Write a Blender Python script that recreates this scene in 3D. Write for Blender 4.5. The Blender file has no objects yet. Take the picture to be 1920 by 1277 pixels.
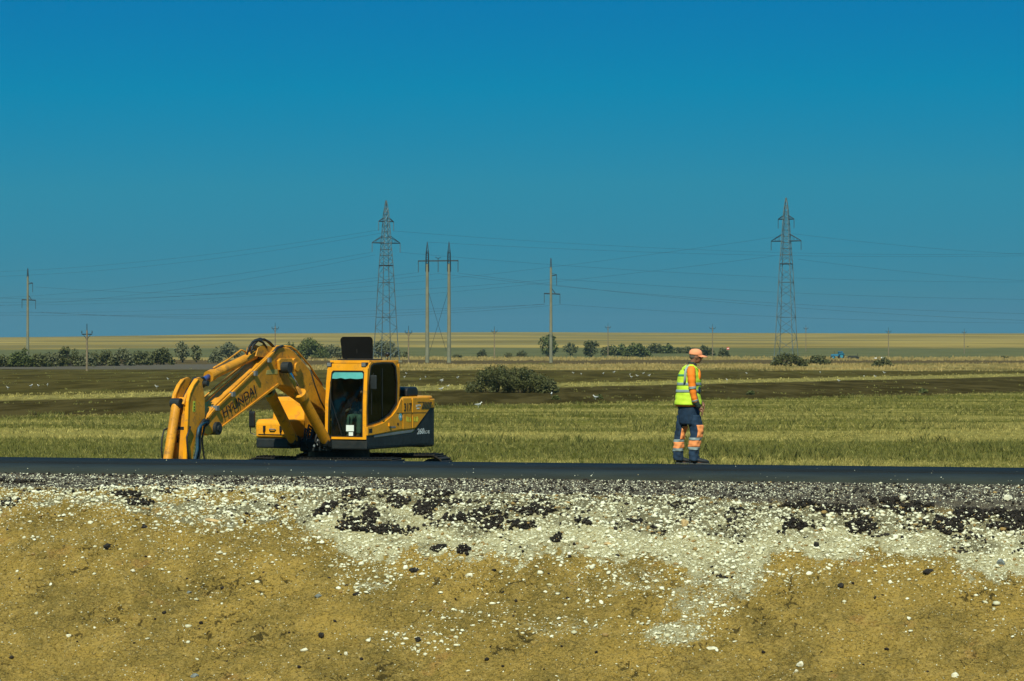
import bpy, bmesh, math, random
import numpy as np
from mathutils import Vector, Matrix, Euler
R = math.radians
S = bpy.context.scene
COL = S.collection

# ------------------------------------------------------------------ camera, light, sky
F = 4800.0            # focal length in px of the 1920 px wide photograph
EYE = 3.3             # camera height above the field
cd = bpy.data.cameras.new('camera'); cam = bpy.data.objects.new('camera', cd); COL.objects.link(cam)
cd.sensor_width = 36; cd.lens = 36 * F / 1920; cd.clip_start = 0.5; cd.clip_end = 9000
cam.location = (0, 0, EYE); cam.rotation_euler = (R(90) + math.atan(11.5 / F), 0, 0)
S.camera = cam

SUN_EL, SUN_AZ = 45.0, -10.0      # azimuth: degrees from straight behind the camera, negative = to the left
sx = math.cos(R(SUN_EL)) * math.sin(R(SUN_AZ)); sy = -math.cos(R(SUN_EL)) * math.cos(R(SUN_AZ)); sz = math.sin(R(SUN_EL))
sd = bpy.data.lights.new('sun', 'SUN'); sun = bpy.data.objects.new('sun', sd); COL.objects.link(sun)
sd.energy = 4.9; sd.angle = R(0.5); sd.color = (1.0, 0.965, 0.74)
sun.rotation_euler = Vector((-sx, -sy, -sz)).to_track_quat('-Z', 'Y').to_euler()

W = bpy.data.worlds.new('World'); S.world = W; W.use_nodes = True
nt = W.node_tree; nt.nodes.clear()
def wn(t, **k):
    n = nt.nodes.new(t)
    for a, b in k.items(): setattr(n, a, b)
    return n
sky = wn('ShaderNodeTexSky', sky_type='NISHITA', sun_disc=False)
sky.sun_elevation = R(SUN_EL); sky.sun_rotation = math.atan2(sx, sy)
sky.air_density = 1.0; sky.dust_density = 0.2; sky.ozone_density = 2.5; sky.altitude = 300
tc = wn('ShaderNodeTexCoord'); sp = wn('ShaderNodeSeparateXYZ'); cb = wn('ShaderNodeCombineXYZ')
mz = wn('ShaderNodeMath', operation='MULTIPLY_ADD'); mz.inputs[1].default_value = SKY_MUL = 4.0; mz.inputs[2].default_value = SKY_ADD = 0.10
nrm = wn('ShaderNodeVectorMath', operation='NORMALIZE')
# the clear sky seen through this photograph's film: its own brightness steers a deep-blue to hazy-teal range
rs = wn('ShaderNodeSeparateColor'); mr = wn('ShaderNodeMapRange'); mr.inputs[1].default_value = 0.88; mr.inputs[2].default_value = 3.4
rp = wn('ShaderNodeValToRGB'); el = rp.color_ramp.elements
for k, (pos, c) in enumerate([(0.0, (0.0, .185, .425)), (0.10, (.0, .238, .430)), (0.29, (.022, .254, .388)), (0.86, (.044, .230, .325)), (1.0, (.044, .222, .33))]):
    e = el[k] if k < 2 else el.new(pos)
    e.position = pos; e.color = (*c, 1)
sc10 = wn('ShaderNodeVectorMath', operation='SCALE'); sc10.inputs[3].default_value = 10.0
bg = wn('ShaderNodeBackground'); bg.inputs[1].default_value = 0.1
out = wn('ShaderNodeOutputWorld')
L = nt.links.new
L(tc.outputs['Generated'], sp.inputs[0]); L(sp.outputs[0], cb.inputs[0]); L(sp.outputs[1], cb.inputs[1])
L(sp.outputs[2], mz.inputs[0]); L(mz.outputs[0], cb.inputs[2]); L(cb.outputs[0], nrm.inputs[0]); L(nrm.outputs[0], sky.inputs[0])
L(sky.outputs[0], rs.inputs[0]); L(rs.outputs[0], mr.inputs[0]); L(mr.outputs[0], rp.inputs[0]); L(rp.outputs[0], sc10.inputs[0])
L(sc10.outputs[0], bg.inputs[0]); L(bg.outputs[0], out.inputs[0])
S.view_settings.view_transform = 'Standard'; S.view_settings.look = 'None'
S.view_settings.exposure = 0.0; S.view_settings.gamma = 1.0; S.view_settings.use_curve_mapping = False
S.render.resolution_x = 1024; S.render.resolution_y = 681
# ------------------------------------------------------------------ helpers
def P(px, py, d):                       # photograph pixel + distance -> point in the world
    return Vector((d * (px - 960) / F, d, EYE - d * (py - 650) / F))
def gd(py, z=0.0):                      # distance at which ground of height z shows on photo row py
    return F * (EYE - z) / (py - 650)

def tag(o, label=None, cat=None, group=None, kind=None):
    if label: o['label'] = label
    if cat: o['category'] = cat
    if group: o['group'] = group
    if kind: o['kind'] = kind
    return o
def empty(name, loc=(0, 0, 0), rz=0.0):
    o = bpy.data.objects.new(name, None); COL.objects.link(o)
    o.location = loc; o.rotation_euler = (0, 0, rz); o.empty_display_size = 0.3
    return o
def link(name, me, mats, parent=None, bevel=0.0, smooth=False, seg=2):
    me.name = name
    for m in (mats if isinstance(mats, (list, tuple)) else [mats]):
        me.materials.append(m)
    if smooth:
        me.polygons.foreach_set('use_smooth', [True] * len(me.polygons))
    o = bpy.data.objects.new(name, me); COL.objects.link(o)
    if parent is not None: o.parent = parent
    if bevel:
        b = o.modifiers.new('bevel', 'BEVEL'); b.width = bevel; b.segments = seg; b.limit_method = 'ANGLE'; b.angle_limit = R(35)
        b.harden_normals = False
    return o
def mesh_np(verts, faces_flat, counts):
    me = bpy.data.meshes.new('m')
    verts = np.asarray(verts, dtype=np.float32).reshape(-1, 3); counts = np.asarray(counts, dtype=np.int32)
    ff = np.asarray(faces_flat, dtype=np.int32).ravel()
    me.vertices.add(len(verts)); me.vertices.foreach_set('co', verts.ravel())
    me.loops.add(len(ff)); me.loops.foreach_set('vertex_index', ff)
    me.polygons.add(len(counts)); me.polygons.foreach_set('loop_start', np.concatenate(([0], np.cumsum(counts)[:-1])).astype(np.int32))
    me.polygons.foreach_set('loop_total', counts)
    me.update(calc_edges=True)
    return me
def attr(me, name, vals):
    a = me.attributes.new(name, 'FLOAT', 'POINT'); a.data.foreach_set('value', np.asarray(vals, dtype=np.float32).ravel())
def grid_mesh(X, Y, Z):
    r, c = X.shape
    v = np.stack([X, Y, Z], -1).reshape(-1, 3)
    i = np.arange(r * c).reshape(r, c)
    f = np.stack([i[:-1, :-1], i[:-1, 1:], i[1:, 1:], i[1:, :-1]], -1).reshape(-1, 4)
    return mesh_np(v, f, np.full(len(f), 4))

class MB:                                # collects primitive shapes into ONE mesh
    def __init__(s): s.v = []; s.f = []
    def add(s, vs, fs):
        n = len(s.v); s.v += [tuple(v) for v in vs]; s.f += [tuple(i + n for i in f) for f in fs]; return s
    def box(s, x0, x1, y0, y1, z0, z1, M=None):
        vs = [Vector((x, y, z)) for z in (z0, z1) for y in (y0, y1) for x in (x0, x1)]
        if M is not None: vs = [M @ v for v in vs]
        return s.add(vs, [(0, 2, 3, 1), (4, 5, 7, 6), (0, 1, 5, 4), (2, 6, 7, 3), (0, 4, 6, 2), (1, 3, 7, 5)])
    def prism(s, poly, y0, y1, M=None):  # polygon in (x,z), extruded along y
        n = len(poly)
        a = sum(poly[i][0] * poly[(i + 1) % n][1] - poly[(i + 1) % n][0] * poly[i][1] for i in range(n))
        if a < 0: poly = poly[::-1]
        vs = [Vector((x, y0, z)) for x, z in poly] + [Vector((x, y1, z)) for x, z in poly]
        if M is not None: vs = [M @ v for v in vs]
        fs = [tuple(range(n)), tuple(range(2 * n - 1, n - 1, -1))]
        fs += [(i, i + n, (i + 1) % n + n, (i + 1) % n) for i in range(n)]
        return s.add(vs, fs)
    def tube(s, pts, r, n=8, cap=True, r1=None):
        pts = [Vector(p) for p in pts]; m = len(pts); base = []
        prev = None
        for i, p in enumerate(pts):
            t = (pts[min(i + 1, m - 1)] - pts[max(i - 1, 0)]).normalized()
            if prev is None:
                a = t.cross(Vector((0, 0, 1)));
                if a.length < 0.05: a = t.cross(Vector((1, 0, 0)))
                a.normalize()
            else:
                a = (prev - t * prev.dot(t)).normalized()
            prev = a; b = t.cross(a)
            rr = r if r1 is None else r + (r1 - r) * i / max(1, m - 1)
            if isinstance(r, (list, tuple)): rr = r[i]
            base.append([p + (a * math.cos(k * 2 * math.pi / n) + b * math.sin(k * 2 * math.pi / n)) * rr for k in range(n)])
        vs = [v for ring in base for v in ring]
        fs = [(i * n + k, i * n + (k + 1) % n, (i + 1) * n + (k + 1) % n, (i + 1) * n + k) for i in range(m - 1) for k in range(n)]
        if cap: fs += [tuple(range(n - 1, -1, -1)), tuple((m - 1) * n + k for k in range(n))]
        return s.add(vs, fs)
    def beam(s, a, b, w):                # square bar
        return s.tube([a, b], w * 0.707, n=4)
    def loft(s, rings, cap=True):        # rings of equal length
        n = len(rings[0]); vs = [v for r in rings for v in r]
        fs = [(i * n + k, i * n + (k + 1) % n, (i + 1) * n + (k + 1) % n, (i + 1) * n + k) for i in range(len(rings) - 1) for k in range(n)]
        if cap: fs += [tuple(range(n - 1, -1, -1)), tuple((len(rings) - 1) * n + k for k in range(n))]
        return s.add(vs, fs)
    def sphere(s, c, rx, ry=None, rz=None, n=12, m=8, M=None):
        ry = ry or rx; rz = rz or rx; rings = []
        for i in range(1, m):
            t = math.pi * i / m
            rings.append([Vector((c[0] + rx * math.sin(t) * math.cos(2 * math.pi * k / n), c[1] + ry * math.sin(t) * math.sin(2 * math.pi * k / n), c[2] - rz * math.cos(t))) for k in range(n)])
        if M is not None: rings = [[M @ v for v in r] for r in rings]
        return s.loft(rings)
    def build(s, name, mats, parent=None, bevel=0.0, smooth=False, fix=True):
        me = bpy.data.meshes.new(name); me.from_pydata(s.v, [], s.f); me.update()
        if fix:
            bm = bmesh.new(); bm.from_mesh(me); bmesh.ops.delete(bm, geom=[v for v in bm.verts if not v.link_faces], context='VERTS'); bmesh.ops.recalc_face_normals(bm, faces=bm.faces); bm.to_mesh(me); bm.free()
        return link(name, me, mats, parent, bevel, smooth)

# value / gradient noise in numpy
_rng = np.random.RandomState(7)
_perm = np.concatenate([_rng.permutation(1024)] * 3); _g = _rng.rand(1024) * 2 * np.pi
def gnoise(x, y, seed=0):
    x = np.asarray(x, float) + seed * 17.31; y = np.asarray(y, float) + seed * 5.77
    xi = np.floor(x).astype(int); yi = np.floor(y).astype(int); xf = x - xi; yf = y - yi
    u = xf ** 3 * (xf * (xf * 6 - 15) + 10); v = yf ** 3 * (yf * (yf * 6 - 15) + 10)
    def dg(i, j, dx, dy):
        a = _g[_perm[_perm[i & 1023] + (j & 1023)]]
        return np.cos(a) * dx + np.sin(a) * dy
    n00 = dg(xi, yi, xf, yf); n10 = dg(xi + 1, yi, xf - 1, yf); n01 = dg(xi, yi + 1, xf, yf - 1); n11 = dg(xi + 1, yi + 1, xf - 1, yf - 1)
    return ((n00 * (1 - u) + n10 * u) * (1 - v) + (n01 * (1 - u) + n11 * u) * v) * 1.5
def fbm(x, y, o=4, seed=0):
    s = 0; a = 1; t = 0
    for k in range(o):
        s = s + a * gnoise(x * 2 ** k, y * 2 ** k, seed + k * 3); t += a; a *= 0.5
    return s / t
def sstep(a, b, x):
    t = np.clip((x - a) / (b - a), 0, 1); return t * t * (3 - 2 * t)

# ------------------------------------------------------------------ materials
class NT:                                # a small shader-graph writer
    def __init__(s, name, rough=0.8, spec=0.3):
        s.m = bpy.data.materials.new(name); s.m.use_nodes = True; s.t = s.m.node_tree
        s.b = s.t.nodes['Principled BSDF']; s.set('Roughness', rough); s.set('Specular IOR Level', spec)
    def set(s, k, v):
        if isinstance(v, bpy.types.NodeSocket): s.t.links.new(v, s.b.inputs[k])
        else: s.b.inputs[k].default_value = v
    def n(s, t, **k):
        n = s.t.nodes.new(t)
        for a, b in k.items(): setattr(n, a, b)
        return n
    def put(s, sock, v):
        if isinstance(v, bpy.types.NodeSocket): s.t.links.new(v, sock)
        elif isinstance(v, (tuple, list)) and len(v) == 3 and len(sock.default_value) == 4: sock.default_value = (*v, 1)
        else: sock.default_value = v
    def coord(s, kind='Object', scale=(1, 1, 1), rz=0):
        c = s.n('ShaderNodeTexCoord').outputs[kind] if kind != 'Position' else s.n('ShaderNodeNewGeometry').outputs['Position']
        mp = s.n('ShaderNodeMapping'); mp.inputs['Scale'].default_value = scale; mp.inputs['Rotation'].default_value = (0, 0, rz)
        s.put(mp.inputs['Vector'], c); return mp.outputs[0]
    def noise(s, vec, scale, detail=4, rough=0.55, dist=0.0):
        n = s.n('ShaderNodeTexNoise'); s.put(n.inputs['Vector'], vec); n.inputs['Scale'].default_value = scale
        n.inputs['Detail'].default_value = detail; n.inputs['Roughness'].default_value = rough; n.inputs['Distortion'].default_value = dist
        return n.outputs[0]
    def voro(s, vec, scale, feature='F1', out=0):
        n = s.n('ShaderNodeTexVoronoi', feature=feature); s.put(n.inputs['Vector'], vec); n.inputs['Scale'].default_value = scale
        return n.outputs[out]
    def math(s, op, a, b=0.0, c=0.0):
        n = s.n('ShaderNodeMath', operation=op); s.put(n.inputs[0], a); s.put(n.inputs[1], b); s.put(n.inputs[2], c); return n.outputs[0]
    def step(s, x, a, b):
        n = s.n('ShaderNodeMapRange', interpolation_type='SMOOTHSTEP'); s.put(n.inputs[0], x); s.put(n.inputs[1], a); s.put(n.inputs[2], b); return n.outputs[0]
    def mix(s, f, a, b, mode='MIX'):
        n = s.n('ShaderNodeMix', data_type='RGBA', blend_type=mode); s.put(n.inputs[0], f); s.put(n.inputs[6], a); s.put(n.inputs[7], b); return n.outputs[2]
    def attr(s, name):
        n = s.n('ShaderNodeAttribute', attribute_name=name); return n.outputs['Fac']
    def bump(s, h, strength=0.5, dist=0.02):
        n = s.n('ShaderNodeBump'); n.inputs['Strength'].default_value = strength; n.inputs['Distance'].default_value = dist
        s.put(n.inputs['Height'], h); s.set('Normal', n.outputs[0])

def mat(name, col, rough=0.6, metal=0.0, spec=0.4, var=0.12, dirt=None, dirt_amt=0.35, scale=3.0, coat=0.0):
    m = NT(name, rough, spec); m.set('Metallic', metal)
    v = m.coord('Object')
    n1 = m.noise(v, scale, 5, 0.6)
    lo = tuple(c * (1 - var) for c in col); hi = tuple(min(1, c * (1 + var)) for c in col)
    c = m.mix(m.step(n1, 0.35, 0.65), lo, hi)
    if dirt:
        n2 = m.noise(v, scale * 2.7, 8, 0.7, 0.4)
        c = m.mix(m.math('MULTIPLY', m.step(n2, 0.50, 0.68), dirt_amt), c, dirt)
        m.set('Roughness', m.math('MULTIPLY_ADD', m.step(n2, 0.4, 0.7), 0.25, rough))
    if coat: m.set('Coat Weight', coat)
    m.set('Base Color', c)
    return m.m
def leafmat(name, dark, light, trans=0.15):
    m = NT(name, 0.6, 0.25)
    v = m.coord('Object')
    a = m.attr('rnd')
    c = m.mix(a, dark, light)
    c = m.mix(m.math('MULTIPLY', m.step(m.noise(v, 1.1, 3), 0.45, 0.62), 0.5), c, light)
    m.set('Base Color', c)
    return m.m

# ------------------------------------------------------------------ the lie of the land
TH = R(-13.0); RD = Vector((math.cos(TH), math.sin(TH))); RN = Vector((-math.sin(TH), math.cos(TH)))   # road direction / normal (away from camera)
ROAD_P0 = (0.0, 37.4); ZR = 1.43; RW = 3.9                     # near edge of the asphalt at x = 0, its height and width
def uv_of(x, y):
    dx = x - ROAD_P0[0]; dy = y - ROAD_P0[1]
    return dx * RD[0] + dy * RD[1], -(dx * RN[0] + dy * RN[1])     # u along the road, v from its near edge towards the camera
def xy_of(u, v):
    return ROAD_P0[0] + u * RD[0] - v * RN[0], ROAD_P0[1] + u * RD[1] - v * RN[1]
PITX, PITY = P(345, 860, 53.9)[0], 53.7
def zprof(v):                            # cross-section of the embankment
    return np.interp(v, [-11.5, -8.6, -5.6, -RW - 0.1, 0.0, 1.25, 1.7, 5.9, 7.6, 14.0, 19.0, 26.0, 60], [-0.05, 0.0, 1.30, ZR - 0.03, ZR - 0.055, ZR - 0.22, ZR - 0.45, -1.65, -2.1, -2.3, -2.2, 1.1, 1.5])
def field_z(x, y):                       # plain, then a long swell to the far ridge
    rz = np.interp(y, [0, 800, 850, 1100, 1500, 1900, 2600, 6000], [0, 0, -0.1, 2.85, 7.6, 13.4, 11, -40])
    k = np.interp(x / np.maximum(y, 1), [-0.5, -0.22, -0.16, -0.09, 0.0, 0.2, 0.5], [0.6, 0.72, 0.84, 0.97, 1.0, 0.985, 0.9])
    z = np.where(rz > 0, rz * k, rz)
    z = z + np.where(y > 900, fbm(x / 260, y / 400, 3, 5) * 0.9 * sstep(900, 1800, y), 0)
    z = z + 0.05 * fbm(x / 6, y / 6, 3, 9) * sstep(46, 55, y)
    return z - 1.9 * np.exp(-(((x - PITX) / 1.5) ** 2 + ((y - PITY) / 1.6) ** 2) ** 2)
def ground_z(x, y):
    u, v = uv_of(x, y)
    zp = zprof(v)
    w = sstep(-11.5, -8.6, v)            # 1 on the embankment side
    return zp * w + field_z(x, y) * (1 - w)

# screen row boundaries of the crops, turned into world lines  d = a + m x
def line_of(p1, p2):
    pts = []
    for px, py in (p1, p2):
        d = gd(py); pts.append((d * (px - 960) / F, d))
    m = (pts[1][1] - pts[0][1]) / (pts[1][0] - pts[0][0]); return pts[0][1] - m * pts[0][0], m
BOUND = dict(dark0=line_of((0, 783), (1920, 736)), dark1=line_of((300, 744), (1920, 706)), plough=line_of((0, 741), (1920, 700)),
             gold=line_of((-200, 692), (1920, 695)), strip=line_of((0, 683.5), (1920, 682)), gold2=line_of((0, 675), (1920, 674)), olive=line_of((0, 669.5), (1920, 672)))
def straw_np(x, y):                      # where the stubble is straw-coloured rather than green (0..1)
    t = y + 0.06 * x
    n = gnoise(t / 9.0, x / 70.0, 2) * 0.45 + gnoise(t / 4.0, x / 26.0, 3) * 0.50 + gnoise(t / 1.6, x / 9.0, 4) * 0.38 - 0.02
    n = n + 0.30 * sstep(112, 104, y) * sstep(88, 93, y) - 0.30 * sstep(88, 82, y) + 0.25 * sstep(76, 72, y)
    return sstep(-0.25, 0.42, n)

# the big ground sheet: a fan that is fine where the picture looks, out to beyond the ridge
def build_ground():
    ds = np.concatenate([np.linspace(-12, 24, 30), np.linspace(24.5, 50, 110), np.linspace(50.3, 70, 70), np.geomspace(70.5, 330, 420), np.geomspace(331, 1000, 160), np.geomspace(1005, 2100, 110), np.geomspace(2150, 6000, 14)])
    tt = np.concatenate([np.linspace(-1.6, -0.24, 26), np.linspace(-0.235, 0.235, 240), np.linspace(0.24, 1.6, 26)])
    D, T = np.meshgrid(ds, tt, indexing='ij')
    X = T * (np.maximum(D, 0) + 22); Y = D
    Z = ground_z(X, Y)
    u, v = uv_of(X, Y)
    Z = Z - 0.25 * sstep(12.5, 11.5, np.abs(u)) * sstep(-0.6, -0.2, v) * sstep(7.6, 6.6, v) - 0.10 * sstep(-4.3, -3.95, v) * sstep(0.6, 0.2, v)
    me = grid_mesh(X, Y, Z)
    attr(me, 'straw', straw_np(X, Y))
    attr(me, 'bank', sstep(-8.0, -7.0, v))
    m = NT('field_soil', 1.0, 0.0)
    pos = m.coord('Position')
    sp = m.n('ShaderNodeSeparateXYZ'); m.put(sp.inputs[0], pos); x, y = sp.outputs[0], sp.outputs[1]
    stre = m.coord('Position', (0.35, 0.05, 1)); fine = m.noise(stre, 1.0, 6, 0.65); fine2 = m.noise(m.coord('Position', (1.6, 0.25, 1)), 1.0, 5, 0.7)
    wide = m.noise(m.coord('Position', (0.010, 0.018, 1)), 1.0, 4, 0.6); wob = m.noise(m.coord('Position', (0.05, 0.02, 1)), 1.0, 4, 0.6)
    mid = m.noise(m.coord('Position', (0.06, 0.035, 1)), 1.0, 5, 0.65)
    def over(key, wobble, soft=2.0):
        a, k = BOUND[key]
        q = m.math('SUBTRACT', y, m.math('MULTIPLY_ADD', x, k, a))
        q = m.math('ADD', q, m.math('MULTIPLY', m.math('SUBTRACT', wob, 0.5), wobble))
        return m.step(q, -soft, soft)
    st = m.attr('straw'); st = m.math('MULTIPLY', st, m.step(mid, 0.30, 0.52))
    green = m.mix(m.step(fine, 0.35, 0.65), (0.070, 0.072, 0.012), (0.140, 0.132, 0.026))
    c = m.mix(st, green, m.mix(fine2, (0.17, 0.145, 0.036), (0.31, 0.265, 0.08)))
    dk = m.mix(m.step(fine, 0.38, 0.66), (0.040, 0.031, 0.010), (0.088, 0.068, 0.024))
    dk = m.mix(m.math('MULTIPLY', m.step(mid, 0.55, 0.7), 0.5), dk, (0.052, 0.052, 0.011))
    c = m.mix(over('dark0', 14, 3), c, dk)
    stub = m.mix(m.step(fine2, 0.35, 0.6), (0.13, 0.11, 0.03), (0.30, 0.25, 0.08))
    c = m.mix(over('dark1', 14, 4), c, stub)
    pl = m.mix(m.step(fine, 0.35, 0.68), (0.048, 0.038, 0.011), (0.105, 0.082, 0.025))
    pl = m.mix(m.math('MULTIPLY', m.step(mid, 0.48, 0.66), 0.65), pl, (0.125, 0.110, 0.030))
    c = m.mix(over('plough', 26, 4), c, pl)
    gold = m.mix(m.step(fine2, 0.3, 0.65), (0.20, 0.155, 0.05), (0.36, 0.275, 0.10))
    gold = m.mix(m.math('MULTIPLY', m.step(mid, 0.52, 0.64), 0.7), gold, (0.115, 0.105, 0.032))
    left = m.step(x, -50.0, -25.0)
    c = m.mix(m.math('MULTIPLY', over('gold', 60, 8), left), c, gold)
    lane = m.math('MULTIPLY', over('gold', 10, 5), m.math('SUBTRACT', 1.0, left)); c = m.mix(lane, c, (0.115, 0.10, 0.075))
    c = m.mix(over('strip', 40, 10), c, m.mix(fine, (0.075, 0.055, 0.026), (0.14, 0.10, 0.045)))
    c = m.mix(over('gold2', 50, 10), c, gold)
    ol = m.mix(m.step(mid, 0.3, 0.7), (0.105, 0.108, 0.045), (0.14, 0.138, 0.058))
    c = m.mix(over('olive', 40, 8), c, ol)
    # the long swell of dry pasture
    rng = m.math('ADD', y, m.math('MULTIPLY', m.math('SUBTRACT', wide, 0.5), 160))
    rid = m.mix(m.step(m.noise(m.coord('Position', (0.006, 0.0055, 1)), 1.0, 3, 0.6), 0.36, 0.66), (0.20, 0.150, 0.045), (0.40, 0.29, 0.085))
    rid = m.mix(m.math('MULTIPLY', m.step(m.noise(m.coord('Position', (0.004, 0.0035, 1)), 1.0, 3, 0.6), 0.48, 0.62), 0.6), rid, (0.17, 0.15, 0.07))
    c = m.mix(m.step(rng, 1095, 1110), c, rid)
    c = m.mix(m.attr('bank'), c, m.mix(fine2, (0.20, 0.135, 0.045), (0.32, 0.22, 0.085)))
    m.set('Base Color', c)
    m.bump(m.math('ADD', fine2, m.noise(m.coord('Position', (4.0, 1.0, 1)), 1.0, 4, 0.7)), 0.8, 0.10)
    o = link('ground', me, m.m, smooth=True); tag(o, kind='structure')
    return o
build_ground()

# ------------------------------------------------------------------ the road
def road_strip(name, v0, v1, zt0, zt1, mt, thick=0.0, u0=-75, u1=75):
    us = np.linspace(u0, u1, 260); pr = [(v0, zt0), ((v0 + v1) / 2, (zt0 + zt1) / 2 + 0.0), (v1, zt1)]
    if thick: pr = [(v0 - 0.02, zt0 - thick)] + pr + [(v1 + 0.03, zt1 - thick)]
    V = np.array([p[0] for p in pr]); Zp = np.array([p[1] for p in pr])
    U, VV = np.meshgrid(us, V, indexing='ij'); ZZ = np.tile(Zp, (len(us), 1)) + 0.0
    # ragged edge of fresh asphalt
    VV = VV + (gnoise(U * 1.3, VV * 0 + 3, 4) * 0.025 + gnoise(U * 6, VV * 0 + 8, 4) * 0.012) * (np.abs(VV - v1) < 0.1)
    X, Y = xy_of(U, VV); me = grid_mesh(X, Y, ZZ)
    o = link(name, me, mt); tag(o, kind='structure'); return o
def asphalt(name, base, rough, sc=60, spec=0.5):
    m = NT(name, rough, spec); v = m.coord('Position')
    n = m.noise(v, 1.2, 6, 0.6); s = m.voro(v, sc)
    c = m.mix(m.step(n, 0.35, 0.65), tuple(b * 0.85 for b in base), tuple(b * 1.2 for b in base))
    lon = m.noise(m.coord('Position', (0.05, 0.9, 1), -TH), 1.0, 4, 0.6)
    c = m.mix(m.math('MULTIPLY', m.step(lon, 0.5, 0.7), 0.5), c, tuple(b * 1.5 for b in base))
    m.set('Base Color', c); m.bump(s, 0.35, 0.008); return m.m
M_ASPH = asphalt('asphalt_fresh', (0.009, 0.0115, 0.0115), 0.8, 60, 0.22)
M_ASPH2 = asphalt('asphalt_dusty', (0.024, 0.029, 0.022), 0.9, 60, 0.3)
road_strip('road', -RW, -1.35, ZR, ZR + 0.030, M_ASPH, 0.10)
road_strip('road_shoulder', -1.34, 0.0, ZR + 0.024, ZR - 0.022, M_ASPH2, 0.04)
# ------------------------------------------------------------------ the near bank of the embankment
def hit(px, py):                         # where the line of sight through a photo pixel meets the bank
    lo = 24.0; t = np.linspace(28, 42, 2801)
    x = t * (px - 960) / F; z = EYE - t * (py - 650) / F
    u, v = uv_of(x, t); k = np.argmax(z < zprof(v))
    return u[k], v[k]
WL = [(-150, 960), (0, 962), (120, 940), (250, 962), (330, 985), (480, 983), (560, 1000), (620, 1032), (760, 1036), (900, 1045), (1000, 1038), (1120, 1045), (1200, 1040), (1300, 1062), (1400, 1072), (1450, 1058), (1500, 1040), (1620, 1036), (1750, 1048), (1800, 1062), (1920, 1078), (2080, 1070)]
WT = [(-150, 922), (0, 920), (150, 915), (300, 912), (480, 912), (600, 915), (760, 921), (1000, 927), (1280, 932), (1400, 945), (1600, 952), (1800, 958), (1920, 968), (2080, 965)]
wl = np.array([hit(*p) for p in WL]); wtp = np.array([hit(*p) for p in WT])
TONG = [((1370, 1085), 0.60, 0.45, 0.72), ((1310, 1135), 0.52, 0.42, 0.60), ((1265, 1185), 0.50, 0.22, 0.70), ((1120, 1100), 0.6, 0.4, 0.30), ((1200, 1085), 0.5, 0.35, 0.45), ((700, 1075), 0.55, 0.4, 0.35), ((705, 1100), 0.3, 0.12, 0.55),
        ((790, 1195), 0.6, 0.25, 0.3), ((1050, 1175), 0.9, 0.14, 0.42), ((900, 1150), 0.8, 0.25, 0.22), ((660, 1075), 0.35, 0.2, 0.3), ((1480, 1075), 0.3, 0.1, 0.4)]
TAR = [((715, 997), 0.55, 0.06), ((655, 985), 0.22, 0.10), ((690, 975), 0.17, 0.09), ((795, 955), 0.20, 0.13), ((745, 945), 0.2, 0.10), ((610, 958), 0.17, 0.10), ((665, 930), 0.25, 0.07), ((820, 930), 0.3, 0.06),
       ((870, 975), 0.5, 0.05), ((930, 985), 0.22, 0.1), ((1000, 960), 0.35, 0.08), ((905, 965), 0.25, 0.06), ((1095, 986), 0.15, 0.07), ((1045, 1015), 0.08, 0.07), ((820, 1030), 0.12, 0.07), ((870, 1035), 0.12, 0.07),
       ((1565, 958), 0.32, 0.08), ((1618, 990), 0.26, 0.10), ((1500, 950), 0.3, 0.05), ((1700, 955), 0.4, 0.10), ((1780, 985), 0.30, 0.09), ((1830, 965), 0.35, 0.10), ((1900, 970), 0.3, 0.1), ((1665, 940), 0.3, 0.06),
       ((260, 945), 0.3, 0.05), ((240, 930), 0.25, 0.05), ((1490, 990), 0.25, 0.06), ((1890, 990), 0.3, 0.06), ((1780, 1000), 0.3, 0.04), ((30, 905), 0.6, 0.03), ((980, 990), 0.2, 0.07)]
TONGp = [(hit(*p), a, b, s) for p, a, b, s in TONG]; TARp = [(hit(*p), a * 0.72, b * 1.25) for p, a, b in TAR]
def bank_masks(u, v):
    w1 = np.interp(u, wl[:, 0], wl[:, 1]); w0 = np.interp(u, wtp[:, 0], wtp[:, 1])
    n = fbm(u / 0.7, v / 0.7, 4, 11) * 0.42 + fbm(u / 0.12, v / 0.12, 2, 14) * 0.15
    white = sstep(-0.10, 0.12, v - w0 + n * 0.5) * sstep(0.16, -0.14, v - w1 + n)
    edge = np.exp(-np.maximum(0, v - w1 + n * 0.6) / (0.35 + 0.2 * sstep(-2.4, -3.4, u))) * (v > w0)          # stones thinning out below the band
    for (c, a, b, s) in TONGp:
        q = ((u - c[0]) / a) ** 2 + ((v - c[1]) / b) ** 2
        white = np.maximum(white, s * sstep(1.8, 0.0, q + n * 2.6) * 0.9)
        edge = np.maximum(edge, s * np.exp(-q * 0.8) * sstep(-0.6, 0.3, -n * 1.5 + 0.2))
    left = sstep(-2.4, -3.4, u)
    white = white * (1 - 0.35 * left * sstep(-0.1, 0.25, n))
    tar = np.zeros_like(u)
    n2 = fbm(u / 0.16, v / 0.12, 3, 21); n3 = gnoise(u / 0.05, v / 0.04, 23) * 0.9
    for (c, a, b) in TARp:
        q = ((u - c[0]) / a) ** 2 + ((v - c[1]) / b) ** 2
        tar = np.maximum(tar, sstep(1.30, 0.85, q * 0.95 + n2 * 2.3 + n3))
    grey = sstep(0.10, -0.12, v - w0 + n * 0.5)
    return white, tar, grey, np.clip(edge, 0, 1)
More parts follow.
